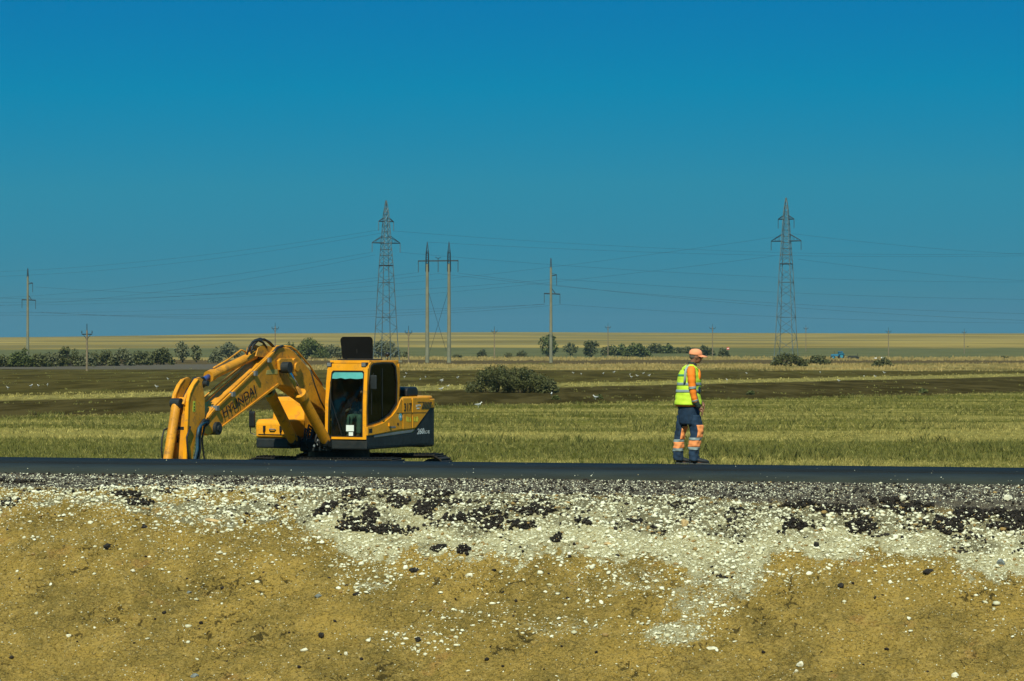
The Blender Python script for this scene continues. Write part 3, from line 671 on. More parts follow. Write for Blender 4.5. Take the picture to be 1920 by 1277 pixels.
for a in [(-14, 30, 662, 688, 'dark', 'dark low shrub cut by the left edge of the photo'),
          (18, 62, 651, 688, 'green', 'green shrub at the foot of the leftmost concrete pylon pole'),
          (52, 92, 658, 688, 'dark', 'dense dark shrub right of the leftmost concrete pylon pole'),
          (84, 118, 655, 687, 'grey', 'grey-green shrub in the left row, left of the tallest one'),
          (110, 148, 643, 687, 'dark', 'tallest dark shrub left of the near wooden pole'),
          (142, 176, 658, 687, 'grey', 'shrub directly behind the near wooden pole'),
          (168, 216, 652, 686, 'olive', 'wide olive shrub right of the near wooden pole'),
          (208, 248, 648, 686, 'grey', 'pale grey-green shrub in the middle of the left row'),
          (240, 284, 653, 685, 'olive', 'olive shrub with purple-brown foot in the left row'),
          (276, 323, 650, 684, 'dark', 'dark rounded shrub that ends the left row')]:
    plant('shrub', a[5], 'shrub', a[0], a[1], a[2], a[3], a[4], group=T_, depth=.6)
for a in [(326, 358, 640, 680, 'grey', 'open feathery young tree right of the left shrub row'),
          (356, 380, 646, 681, 'olive', 'slim young tree with a flat top left of the excavator stick'),
          (1008, 1050, 629, 669, 'green', 'broad green tree behind the middle concrete pole'),
          (1054, 1086, 644, 668, 'olive', 'low spreading tree left of the round dark tree'),
          (1091, 1124, 638, 669, 'dark', 'round dark tree between the middle pole and the next wooden pole')]:
    plant('tree', a[5], 'tree', a[0], a[1], a[2], a[3], a[4], True, group=T_)
for a in [(393, 416, 655, 680, 'grey', 'small shrub behind the raised stick cylinder'),
          (400, 452, 640, 672, 'grey', 'thin grey leafless-looking shrub behind the boom hoses'),
          (528, 562, 634, 674, 'green', 'green shrub behind the boom right of the far wooden pole'),
          (556, 608, 630, 674, 'green', 'tall bushy green clump between boom and cab'),
          (604, 646, 640, 673, 'grey', 'grey-green clump just left of the open roof hatch'),
          (694, 746, 636, 672, 'grey', 'grey-green clump at the foot of the left lattice tower'),
          (752, 765, 654, 672, 'olive', 'small shrub between left lattice tower and the portal poles'),
          (848, 866, 663, 672, 'olive', 'tiny low shrub right of the portal poles'),
          (896, 912, 653, 669, 'dark', 'small dark bush left of a distant wooden pole'),
          (946, 962, 660, 671, 'olive', 'low green tuft left of the broad green tree'),
          (970, 989, 656, 670, 'olive', 'small shrub in front of the grey field left of the broad green tree'),
          (1129, 1158, 646, 668, 'olive', 'olive shrub behind the wooden pole right of the round dark tree'),
          (1142, 1178, 640, 668, 'green', 'green shrub starting the long central hedge'),
          (1172, 1216, 640, 669, 'green', 'tall light green shrub in the middle of the central hedge'),
          (1212, 1242, 640, 667, 'dark', 'dark tall shrub in the central hedge'),
          (1236, 1264, 643, 667, 'green', 'green shrub right of the dark one in the central hedge'),
          (1256, 1284, 649, 667, 'olive', 'low olive shrub left of the worker\'s cap'),
          (1278, 1306, 648, 667, 'olive', 'low shrub behind the worker\'s cap'),
          (1312, 1338, 642, 668, 'dark', 'dark round shrub just right of the worker\'s cap'),
          (1348, 1366, 650, 670, 'dark', 'small dark shrub beside the red and white sign'),
          (1449, 1508, 659, 687, 'dark', 'dark bush at the foot of the right lattice tower'),
          (1510, 1556, 664, 684, 'olive', 'pale straggly bush between the right lattice tower and the blue tractor'),
          (1638, 1672, 669, 688, 'olive', 'low brown-green bush right of the blue tractor'),
          (1876, 1892, 667, 673, 'dark', 'tiny dark bush alone near the right edge'),
          (1800, 1815, 660, 664, 'olive', 'faint tuft on the grey-green field at the far right')]:
    plant('shrub', a[5], 'shrub', a[0], a[1], a[2], a[3], a[4], group=T_, depth=.6)
for (px, py, w, lb) in [(1122, 746, 9, 'small green weed clump on the brown strip left of the worker'), (1042, 748, 8, 'weed clump under the right end of the large bush'), (1407, 738, 8, 'small weed clump on the brown strip right of the worker'), (1731, 735, 9, 'weed clump at the far right on the brown strip')]:
    plant('weed_clump', lb, 'weed', px - w, px + w, py - 7, py + 2, 'green', leafpx=2)

# ------------------------------------------------------------------ gulls on the fields
M_GULL = mat('gull_white', (0.80, 0.80, 0.76), 0.7, var=0.03); M_GWING = mat('gull_grey', (0.42, 0.44, 0.45), 0.7); M_BEAK = mat('beak', (0.75, 0.42, 0.05), 0.5)
def gull():
    root = empty('gull', (0, 0, 0))
    b = MB(); rings = []
    prof = [(-.20, .17, .008, .005), (-.14, .165, .03, .022), (-.07, .15, .055, .055), (0, .145, .065, .07), (.07, .16, .058, .066), (.115, .20, .036, .042), (.135, .245, .028, .03), (.155, .275, .033, .032), (.185, .282, .030, .028), (.21, .275, .012, .012)]
    for x, z, ry, rz_ in prof: rings.append([Vector((x, ry * math.cos(t * math.pi / 5), z + rz_ * math.sin(t * math.pi / 5))) for t in range(10)])
    b.loft(rings)
    for s_ in (-1, 1): b.tube([(.0, s_ * .025, .10), (-.01, s_ * .025, .05), (0, s_ * .025, 0)], .005, 5).tube([(0, s_ * .025, .004), (.04, s_ * .03, .004)], .006, 5)
    b.build('body', M_GULL, root, smooth=True)
    for s_ in (-1, 1):
        w = MB(); w.loft([[Vector((x, s_ * (ry * .98 + .006) , z + rz_ * k)) for k in (-.3, .2, .6, .85)] + [Vector((x, s_ * (ry * .7), z + rz_ * k)) for k in (.8, .5, .1, -.25)] for x, z, ry, rz_ in [(-.22, .175, .02, .012), (-.10, .16, .05, .05), (0, .15, .068, .072), (.075, .165, .058, .064)]])
        w.build('wing', M_GWING, root, smooth=True)
    MB().tube([(.205, 0, .275), (.245, 0, .266)], .008, 6, r1=.002).build('beak', M_BEAK, root)
    return root
def copy_thing(o, parent=None):
    c = o.copy(); COL.objects.link(c); c.parent = parent
    for ch in o.children: copy_thing(ch, c)
    return c
G0 = gull(); rg = random.Random(12); first = True
GP = [('a', 15, 728), ('a', 58, 724), ('a', 72, 723), ('a', 89, 722), ('a', 294, 726), ('a', 315, 711), ('c', 762, 700), ('c', 758, 707), ('c', 788, 711), ('c', 798, 707), ('c', 829, 714), ('c', 827, 731), ('c', 840, 724), ('d', 858, 708), ('d', 827.5, 714),
      ('e', 1075, 699), ('e', 1090, 701), ('e', 1131, 700), ('e', 1151, 698), ('e', 1181, 702), ('e', 1184, 707), ('e', 1195, 705), ('e', 1206, 700), ('e', 1217, 704), ('f', 1363, 713), ('f', 1400, 700), ('f', 1538, 698), ('f', 1620, 706), ('f', 1641, 706), ('f', 1658, 699), ('b', 897, 763), ('g', 1117, 747), ('h', 1034, 740), ('i', 1573, 714)]
LB = dict(a='white gull standing on the brown field at the left, left of the excavator', c='white gull on the brown field right behind the excavator cab', d='white gull on the brown field just left of the large bush',
          e='white gull on the brown strip between the large bush and the worker', f='white gull on the pale stubble right of the worker', b='largest white gull, alone on green stubble between excavator and bush', g='white gull beside a weed clump on the dark strip left of the worker',
          h='white gull at the right foot of the large bush', i='white gull alone at the upper rim of the dark ploughed strip on the right')
for key, px, py in GP:
    g = G0 if first else copy_thing(G0); first = False
    d = gd(py + 2); c = P(px, py + 2, d); c.z = float(ground_z(np.array([c.x]), np.array([c.y]))[0])
    g.location = c; k = rg.uniform(.70, .95) if key != 'b' else 1.0; g.scale = (k, k, k); g.rotation_euler = (0, 0, rg.uniform(0, 6.28))
    tag(g, LB[key], 'gull', 'white gulls on the fields' if key not in 'b' else None)
# ------------------------------------------------------------------ power line: towers, poles, cables
M_STEEL = mat('galvanised_steel', (0.12, 0.16, 0.165), 0.6, 0.4, var=0.25, scale=0.6)
M_DKSTEEL = mat('dark_steel', (0.035, 0.045, 0.05), 0.6, 0.3)
M_CONC = mat('spun_concrete', (0.185, 0.185, 0.125), 0.85, var=0.12, scale=0.5)
M_WOOD = mat('weathered_pole', (0.20, 0.155, 0.095), 0.9, var=0.2, scale=1.5)
M_INS = mat('insulator_glass', (0.05, 0.075, 0.075), 0.3)
M_CABLE = mat('cable', (0.035, 0.045, 0.05), 0.6)
def insul(parent, p, length=2.0, r=0.09):
    b = MB(); n = 12; pts = []; rr = []
    for i in range(2 * n + 1):
        pts.append((p[0], p[1], p[2] - length * i / (2 * n))); rr.append(r if i % 2 else r * .45)
    b.tube(pts, rr, 6); return b.build('insulator', M_INS, parent)
def tower(px, ytop, ybase, label, rot, ox=0.0, dark=False):
    d = gd(ybase); c = P(px, ybase, d); root = empty('lattice_tower', c, R(rot)); tag(root, label, 'pylon')
    H = (ybase - ytop) * d / F; k = H / 34.6
    lv = [(0, 2.15), (4.4, 1.85), (20.7, 1.12), (25.5, .83), (30.1, .56), (31.7, .46), (34.6, .09)]
    hw = lambda z: float(np.interp(z, [a * k for a, _ in lv], [b for _, b in lv]))
    zs = [0]; 
    while zs[-1] < 20.5 * k: zs.append(zs[-1] + max(1.3, hw(zs[-1]) * 1.25))
    z0 = zs[-1]; m = int((31.7 * k - z0) / 1.25); zs += [z0 + (31.7 * k - z0) * (i + 1) / m for i in range(m)]; zs += [33.0 * k, 34.6 * k]
    b = MB(); C4 = [(1, 1), (-1, 1), (-1, -1), (1, -1)]
    cor = lambda i, z: Vector((C4[i % 4][0] * hw(z), C4[i % 4][1] * hw(z), z))
    for i in range(4):
        for a, e in zip(zs[:-1], zs[1:]): b.beam(cor(i, a), cor(i, e), .125 if a < 21 * k else .10)
    b.build('tower_leg_frame', M_STEEL, root)
    b = MB()
    for j, (a, e) in enumerate(zip(zs[:-1], zs[1:])):
        for i in range(4):
            p, q = (i, i + 1) if (j + i) % 2 == 0 else (i + 1, i)
            b.beam(cor(p, a), cor(q, e), .06)
            if j > len(zs) - 12 or j % 4 == 3: b.beam(cor(i, e), cor(i + 1, e), .065)
            if a > 20 * k: b.beam(cor(q, a), cor(p, e), .05)
    b.build('bracing', M_STEEL, root)
    ends = []
    for z, hl, hh in ((25.5 * k, 3.3, 1.5), (30.1 * k, 1.75, .8)):
        for s_ in (-1, 1):
            a = MB(); w = hw(z); tip = Vector((s_ * hl, 0, z)); top = z + hh
            for y in (-w, w):
                a.beam((s_ * w, y, z), tip, .13).beam((s_ * hw(top), y * .8, top), tip + Vector((0, 0, .06)), .09)
                for q in (.35, .65):
                    a.beam(Vector((s_ * w, y, z)).lerp(tip, q), Vector((s_ * hw(top), y * .8, top)).lerp(tip, q), .05)
            a.build('crossarm', M_DKSTEEL, root)
            insul(root, tip, 1.95); ends.append(tip + Vector((0, 0, -2.0)))
    a = MB(); z = 20.7 * k; w = hw(z)
    for s_ in (-1, 1): a.beam((s_ * w, -w, z), (s_ * w, w, z), .14).beam((-w, s_ * w, z), (w, s_ * w, z), .14)
    a.build('belt', M_DKSTEEL, root)
    for x, y in C4: MB().box(x * 2.15 - .35, x * 2.15 + .35, y * 2.15 - .35, y * 2.15 + .35, -.4, .35).build('footing', M_CONC, root)
    return root
tower(724, 376, 679, 'left lattice steel tower rising behind the excavator cab', 28)
tower(1474, 371, 679, 'right lattice steel tower standing over a dark bush behind the worker', -22)

def conc_pole(px, ytop, ybase, label, wd=.62):
    d = gd(ybase); c = P(px, ybase, d); root = empty('concrete_pole', c, R(-12)); tag(root, label, 'pole'); H = (ybase - ytop) * d / F; k = H / 21.6
    MB().tube([(0, 0, -.3), (0, 0, H - 1.9 * k)], .36, 14, r1=.22).build('shaft', M_CONC, root, smooth=False)
    b = MB(); zt = H
    for s_ in (-1, 1): b.beam((s_ * .16, .12, H - 2.2 * k), (s_ * .03, 0, zt), .09).beam((s_ * .16, -.12, H - 2.2 * k), (s_ * .03, 0, zt), .09)
    for i in range(4): b.beam((-.14, -.1, H - 2 * k + i * .45), (.13, .1, H - 1.7 * k + i * .45), .06)
    b.build('steel_top', M_DKSTEEL, root)
    z1 = H - 3.7 * k; a = MB(); a.beam((0, 0, z1), (1.25, 0, z1 + .25), .13).beam((0, 0, z1 + .6), (1.2, 0, z1 + .25), .06); a.build('upper_crossarm', M_DKSTEEL, root); insul(root, (1.2, 0, z1 + .22), 2.1, .085)
    z2 = H - 7.3 * k; a = MB(); a.beam((-1.45, 0, z2), (1.95, 0, z2 - .15), .17).beam((0.1, 0, z2 + 1.1), (.95, 0, z2 - .05), .11).beam((0, 0, z2 + 1.1), (0, 0, z2), .3); a.build('lower_crossarm', M_DKSTEEL, root)
    insul(root, (-1.4, 0, z2 - .05), 1.9, .085); insul(root, (1.9, 0, z2 - .15), 2.0, .085)
conc_pole(1033, 484, 680, 'single concrete pole with offset crossarms in front of the broad green tree')
conc_pole(52, 503, 677, 'leftmost concrete pole with offset crossarms rising out of the shrub row')

# portal of two poles
d = gd(680); c = P(821.5, 680, d); root = empty('portal_pylon', c, R(-14)); tag(root, 'twin concrete pole portal with one long crossarm, standing between the excavator and the large bush', 'pylon')
H = 227 * d / F; hx = 2.33
for s_ in (-1, 1):
    p = MB(); p.tube([(s_ * hx, 0, -.3), (s_ * hx, 0, H - 4.6)], .42, 14, r1=.30).build('shaft', M_CONC, root)
    b = MB()
    for q in ((1, 1), (-1, 1), (-1, -1), (1, -1)): b.beam((s_ * hx + q[0] * .30, q[1] * .2, H - 6.2), (s_ * hx + q[0] * .24, q[1] * .2, H - 2.3), .1).beam((s_ * hx + q[0] * .24, q[1] * .2, H - 2.3), (s_ * hx, 0, H), .08)
    for i in range(10): b.beam((s_ * hx - .26, -.2, H - 6 + i * .42), (s_ * hx + .26, -.2, H - 5.6 + i * .42), .07)
    b.beam((s_ * hx - .32, 0, H - 2.3), (s_ * hx + .32, 0, H - 2.3), .16)
    b.build('steel_top', M_DKSTEEL, root)
a = MB(); a.box(-4.3, 4.3, -.11, .11, H - 4.1, H - 3.85); a.beam((-.6, 0, H - 3.2), (0, 0, H - 3.5), .08).beam((.6, 0, H - 3.2), (0, 0, H - 3.5), .08).beam((0, 0, H - 3.85), (0, 0, H - 3.4), .1)
a.build('crossarm', M_DKSTEEL, root)
for x in (-4.25, 0, 4.25): insul(root, (x, 0, H - 4.1), 2.2, .1)
a = MB()
for s_ in (-1, 1): a.beam((s_ * hx, .1 * s_, H - 9.5), (-s_ * hx * .75, .1 * s_, 2.5), .055)
a.build('cross_brace', M_CABLE, root)

def wood_pole(px, ytop, ybase, label, d=None, zb=None):
    d = d or gd(ybase); c = P(px, ybase, d)
    gz = float(ground_z(np.array([c.x]), np.array([c.y]))[0]); c.z = gz
    H = (EYE - d * (ytop - 650) / F) - gz
    root = empty('wooden_pole', c, R(random.Random(px).uniform(-25, 25))); tag(root, label, 'pole')
    MB().tube([(0, 0, -.2), (0, 0, H - .9)], .17, 9, r1=.11).build('shaft', M_WOOD, root)
    w = max(.7, H * .085); b = MB(); b.beam((-w, 0, H - 1.45), (w, 0, H - 1.45), .10).beam((-w * .7, 0, H - 1.5), (0, 0, H - 2.2), .05).beam((w * .7, 0, H - 1.5), (0, 0, H - 2.2), .05).beam((0, 0, H - 1), (0, 0, H), .07)
    b.build('crossarm', M_DKSTEEL, root)
    for x in (-w, w):
        MB().tube([(x, 0, H - 1.4), (x, 0, H - 1.2), (x, 0, H - 1.1), (x, 0, H - .95)], [.02, .09, .07, .05], 7).build('insulator', M_INS, root)
for a in [(163, 607, 695, 'nearest wooden pole, standing on the brown field in front of the left shrub row'),
          (516, 605, 676, 'wooden pole behind the knee of the excavator boom'),
          (766, 611, 680, 'wooden pole between the open roof hatch and the portal poles'),
          (927, 612, 673, 'wooden pole left of the broad green tree'),
          (1140, 606, 669, 'wooden pole in front of the central hedge, right of the round dark tree'),
          (1336, 607, 670, 'wooden pole just right of the worker\'s cap'),
          (1511, 609, 666, 'faint distant wooden pole right of the right lattice tower'),
          (1666, 614, 669, 'wooden pole on the far field right of the blue tractor'),
          (1808, 616, 667, 'rightmost wooden pole, alone on the far field')]: wood_pole(*a)

def cable(a, b, sag, label, r=0.018):
    a, b = P(*a), P(*b); pts = []
    for i in range(33):
        t = i / 32; p = a.lerp(b, t); p.z -= sag * 4 * t * (1 - t); pts.append(p)
    o = MB().tube(pts, r, 5).build('power_cable', M_CABLE); tag(o, label, 'cable', 'high voltage cables')
T1, T2, PP = 545, 545, 528
for a, b, s_, lb in [((711, 431, T1), (-90, 512, 700), 1.9, 'topmost thin cable running left from the upper arm of the left lattice tower'),
    ((715, 437, T1 + 3), (-90, 520, 705), 2.2, 'second thin cable just under the topmost one, left of the left tower'),
    ((697, 473, T1), (-90, 562, 700), 1.9, 'cable running left from the lower arm of the left lattice tower'),
    ((703, 478, T1 + 4), (-90, 575, 720), 2.6, 'lowest of the cables fanning left from the left lattice tower'),
    ((66, 538, 575), (1044, 523, PP), 2.3, 'cable between the upper arms of the two single concrete poles'),
    ((37, 584, 575), (1021, 570, PP), 1.9, 'cable between the left lower arms of both single concrete poles'),
    ((76, 585, 572), (1054, 571, PP), 2.2, 'cable between the right lower arms of the two single concrete poles'),
    ((783, 511, PP), (-90, 566, 640), 2.0, 'cable running left from the left insulator of the twin pole portal'),
    ((822, 513, PP), (-90, 556, 660), 2.4, 'cable running left from the middle insulator of the twin pole portal'),
    ((822, 513, PP), (2010, 590, 470), 1.5, 'cable running right from the middle insulator of the twin pole portal'),
    ((860, 512, PP), (2010, 604, 460), 1.5, 'cable running right from the right insulator of the twin pole portal'),
    ((802, 454, PP), (2010, 478, 600), 1.4, 'thin earth wire running right from the top of the twin pole portal'),
    ((738, 433, T1), (2010, 473, 700), 2.3, 'cable running right from the upper right arm of the left lattice tower'),
    ((749, 473, T1), (2010, 528, 650), 2.0, 'cable running right from the lower right arm of the left lattice tower'),
    ((1463, 443, T2), (-90, 572, 800), 4.2, 'long cable descending left from the upper arm of the right lattice tower'),
    ((1451, 480, T2), (-90, 585, 800), 4.0, 'long cable descending left from the lower arm of the right lattice tower'),
    ((1486, 438, T2), (2010, 480, 640), .8, 'cable running right from the upper arm of the right lattice tower'),
    ((1497, 486, T2), (2010, 530, 640), .8, 'cable running right from the lower arm of the right lattice tower'),
    ((1044, 523, PP), (2010, 562, 620), 1.0, 'cable running right from the upper arm of the middle single concrete pole'),
    ((1021, 571, PP), (-90, 590, 590), .9, 'faint cable just under the pair linking the two single concrete poles'),
    ((1054, 571, PP), (2010, 606, 620), 1.0, 'lowest cable running right from the middle single concrete pole')]: cable(a, b, s_, lb)

# ------------------------------------------------------------------ tractor, harrow, sign, bags far off
M_BLUE = mat('tractor_blue', (0.02, 0.17, 0.30), 0.45, dirt=(0.12, 0.10, 0.06)); M_TYRE = mat('rubber', (0.018, 0.018, 0.018), 0.85); M_RIMB = mat('rim_blue', (0.03, 0.22, 0.33), 0.5)
M_GLASSF = mat('cab_glass_far', (0.03, 0.05, 0.06), 0.08, spec=0.8); M_RED = mat('sign_red', (0.62, 0.05, 0.03), 0.5); M_WHT = mat('white_paint', (0.78, 0.78, 0.74), 0.6)
d = gd(673.5); root = empty('tractor', P(1571, 673.5, d), R(4)); tag(root, 'small blue tractor parked at the far field edge right of the right lattice tower', 'tractor')
b = MB(); b.box(-1.75, .1, -.32, .32, .75, 1.25).box(-1.8, -1.55, -.3, .3, .6, 1.2); b.prism([(-1.75, 1.25), (.1, 1.25), (.1, 1.38), (-1.5, 1.32)], -.28, .28); b.build('hood', M_BLUE, root, .04)
b = MB(); b.box(.1, 1.25, -.5, .5, .75, 1.25); b.build('body', M_BLUE, root, .03)
cbm = MB(); 
for x in (.15, 1.2):
    for y in (-.52, .52): cbm.beam((x, y, 1.25), (x * .9 + .05, y * .92, 1.98), .08)
cbm.build('cab_frame', M_BLUE, root); MB().box(.0, 1.3, -.55, .55, 1.95, 2.07).build('roof', M_BLUE, root, .04)
MB().box(.2, 1.15, -.45, .45, 1.25, 1.95).build('cab_glass', M_GLASSF, root)
MB().tube([(-.9, .2, 1.3), (-.9, .2, 2.15)], .04).build('exhaust', M_TYRE, root)
def wheel(parent, x, y, r, w, mr):
    t = MB(); t.tube([(x, y - w / 2, r), (x, y - w * .4, r), (x, y + w * .4, r), (x, y + w / 2, r)], [r * .9, r, r, r * .9], 20); o = t.build('wheel', M_TYRE, parent)
    MB().tube([(x, y - w * .56, r), (x, y + w * .56, r)], r * .56, 14).build('rim', mr, o)
for y in (-.75, .75): wheel(root, .8, y, .78, .38, M_RIMB); wheel(root, -1.35, y * .8, .48, .26, M_RIMB)
for y in (-.75, .75):
    MB().prism([(.05, 1.1), (.25, 1.62), (.8, 1.78), (1.35, 1.62), (1.6, 1.15), (1.45, 1.5), (.8, 1.66), (.2, 1.5)], y - .22, y + .22).build('fender', M_BLUE, root)
M_DKFR = mat('harrow_frame', (0.03, 0.035, 0.03), 0.8, dirt=(0.10, 0.08, 0.05))
root = empty('disc_harrow', P(1600, 674, gd(674)), R(4)); tag(root, 'dark low field implement standing just behind the blue tractor', 'implement')
b = MB(); b.box(-1.4, 1.4, -.6, -.45, .55, .72).box(-1.4, 1.4, .45, .6, .55, .72).box(-1.2, -1.05, -.6, .6, .7, .85).box(.9, 1.05, -.6, .6, .7, .85).beam((-1.4, 0, .6), (-2.1, 0, .55), .12).beam((1.1, 0, .8), (1.15, 0, 1.5), .1).box(-1.2, 1.1, -.4, .4, .62, .95); b.build('frame', M_DKFR, root)
for k in range(9): MB().tube([(-1.25 + k * .3, -.45, .32), (-1.22 + k * .3, .45, .32)], .31, 12).build('disc', M_DKFR, root)
d = gd(669); root = empty('road_sign', P(1365, 669, d)); tag(root, 'tiny red and white round road sign right of the worker beside a dark shrub', 'sign')
MB().tube([(0, 0, 0), (0, 0, 2.6)], .05).build('post', M_STEEL, root)
o = MB().tube([(0, -.06, 2.7), (0, -.02, 2.7)], .45, 20).build('sign_plate', M_RED, root); MB().box(-.3, .3, -.075, -.062, 2.58, 2.82).build('white_bar', M_WHT, o)
for px, s_, lb in ((1641, .55, 'left one of two tiny white sacks above a brown-green bush'), (1655, .8, 'right, larger one of two tiny white sacks above a brown-green bush')):
    c = P(px, 673.5, gd(673.5)); b = MB(); b.sphere((0, 0, .32 * s_), .75 * s_, .5 * s_, .42 * s_, 10, 7); b.sphere((.5 * s_, 0, .5 * s_), .25 * s_, .2 * s_, .3 * s_, 8, 6)
    o = b.build('white_sack', M_WHT, smooth=True); o.location = c; tag(o, lb, 'sack')
# ------------------------------------------------------------------ the excavator (local axes: x forward, y to its left, z up)
XC, DC, PHI, ZB = -4.05, 60.0, R(25), -0.15
sP, cP = math.sin(PHI), math.cos(PHI)
def LX(px, py, Y):
    X = (F * (XC + cP * Y) - (px - 960) * (DC - sP * Y)) / (F * sP - (px - 960) * cP)
    d = DC - cP * X - sP * Y
    return X, EYE - d * (py - 650) / F - ZB
def LP(px, py, Y): x, z = LX(px, py, Y); return Vector((x, Y, z))
EX = empty('excavator', (XC, DC, ZB), math.atan2(-cP, -sP))
tag(EX, 'large yellow-orange crawler excavator digging behind the road with its roof hatch open', 'excavator')
RUSTY = (0.16, 0.085, 0.03)
M_OR = mat('excavator_orange', (0.80, 0.335, 0.006), 0.42, var=0.10, dirt=(0.27, 0.15, 0.04), dirt_amt=0.5, scale=1.7)
M_ORB = mat('arm_orange', (0.68, 0.285, 0.014), 0.48, var=0.14, dirt=(0.19, 0.11, 0.04), dirt_amt=0.75, scale=2.2)
M_DK = mat('chassis_charcoal', (0.014, 0.019, 0.022), 0.5, var=0.2, dirt=(0.05, 0.04, 0.028), dirt_amt=0.25)
M_BK = mat('black_plastic', (0.012, 0.012, 0.013), 0.45)
M_BLK2 = mat('matt_black', (0.006, 0.006, 0.006), 0.9, spec=0.1)
M_GREY = mat('stripe_grey', (0.16, 0.18, 0.19), 0.5)
M_CHROME = mat('rod_chrome', (0.55, 0.57, 0.58), 0.18, 1.0)
M_RODB = mat('rod_blue', (0.03, 0.09, 0.33), 0.35)
M_HOSE = mat('hose_black', (0.018, 0.018, 0.018), 0.55)
M_HOSEB = mat('hose_blue', (0.006, 0.040, 0.075), 0.5, var=0.5, dirt=(0.02, 0.02, 0.02), dirt_amt=0.9, scale=5)
M_TRK = mat('track_steel', (0.020, 0.019, 0.017), 0.7, 0.3, var=0.3, dirt=(0.08, 0.06, 0.035), dirt_amt=0.4)
M_LAMP = mat('lamp_glass', (0.16, 0.18, 0.19), 0.1, spec=0.8)
M_LET = mat('lettering_black', (0.010, 0.010, 0.012), 0.6); M_LETW = mat('lettering_white', (0.62, 0.66, 0.66), 0.6)
M_STICK_Y = mat('sticker_yellow', (0.55, 0.62, 0.06), 0.5); M_BLUES = mat('sticker_blue', (0.12, 0.42, 0.50), 0.5)
M_PAPER = mat('paper', (0.70, 0.78, 0.76), 0.8, var=0.03); M_SEAT = mat('seat_cloth', (0.025, 0.028, 0.030), 0.9)
def glassmat(name, tint, gloss):
    m = NT(name); t = m.t; t.nodes.remove(m.b)
    tr = m.n('ShaderNodeBsdfTransparent'); tr.inputs[0].default_value = (*tint, 1); gl = m.n('ShaderNodeBsdfGlossy'); gl.inputs[0].default_value = (.9, .95, 1, 1); gl.inputs['Roughness'].default_value = 0.03
    fr = m.n('ShaderNodeLayerWeight'); fr.inputs[0].default_value = 0.12; mx = m.n('ShaderNodeMixShader')
    m.put(mx.inputs[0], m.math('MULTIPLY_ADD', fr.outputs[0], 0.35, gloss)); t.links.new(tr.outputs[0], mx.inputs[1]); t.links.new(gl.outputs[0], mx.inputs[2])
    t.links.new(mx.outputs[0], t.nodes['Material Output'].inputs[0]); return m.m
M_GLS = glassmat('tinted_glass', (0.60, 0.74, 0.74), 0.03); M_GLD = glassmat('dark_glass', (0.20, 0.22, 0.24), 0.02)
M_SKYBAND = mat('painted_sky_band', (0.10, 0.42, 0.42), 0.3)  # sky seen in the upper screen, put into a flat cyan

def ring(mb, outer, inner, a0, a1, axis='y'):
    n = len(outer); f = (lambda p, q: Vector((p[0], q, p[1]))) if axis == 'y' else (lambda p, q: Vector((q, p[0], p[1])))
    vs = [f(p, a0) for p in outer] + [f(p, a0) for p in inner] + [f(p, a1) for p in outer] + [f(p, a1) for p in inner]
    fs = []
    for i in range(n):
        j = (i + 1) % n
        fs += [(i, j, n + j, n + i), (2 * n + i, 3 * n + i, 3 * n + j, 2 * n + j), (i, 2 * n + i, 2 * n + j, j), (n + i, n + j, 3 * n + j, 3 * n + i)]
    return mb.add(vs, fs)
def panel(mb, pts, x0, x1, axis='y'):
    f = (lambda p, q: Vector((p[0], q, p[1]))) if axis == 'y' else (lambda p, q: Vector((q, p[0], p[1])))
    n = len(pts); vs = [f(p, x0) for p in pts] + [f(p, x1) for p in pts]
    return mb.add(vs, [tuple(range(n)), tuple(range(2 * n - 1, n - 1, -1))] + [(i, i + n, (i + 1) % n + n, (i + 1) % n) for i in range(n)])
def text(s, parent, m, origin, xdir, ydir, height, width=None, name='lettering', shear=0.0, bold=0.012, lift=0.003):
    cu = bpy.data.curves.new(name, 'FONT'); cu.body = s; cu.extrude = 0.001; cu.offset = bold; cu.shear = shear
    o = bpy.data.objects.new('tmp', cu); COL.objects.link(o); bpy.context.view_layer.update()
    me = bpy.data.meshes.new_from_object(o.evaluated_get(bpy.context.evaluated_depsgraph_get())); bpy.data.objects.remove(o)
    xs = [v.co.x for v in me.vertices]; ys = [v.co.y for v in me.vertices]; x0, x1, y0, y1 = min(xs), max(xs), min(ys), max(ys)
    xdir = Vector(xdir).normalized(); ydir = Vector(ydir).normalized(); nz = xdir.cross(ydir)
    k = height / (y1 - y0); kx = width / (x1 - x0) if width else k
    for v in me.vertices: v.co = Vector(origin) + xdir * (v.co.x - x0) * kx + ydir * (v.co.y - y0) * k + nz * (lift + v.co.z)
    return link(name, me, m, parent)

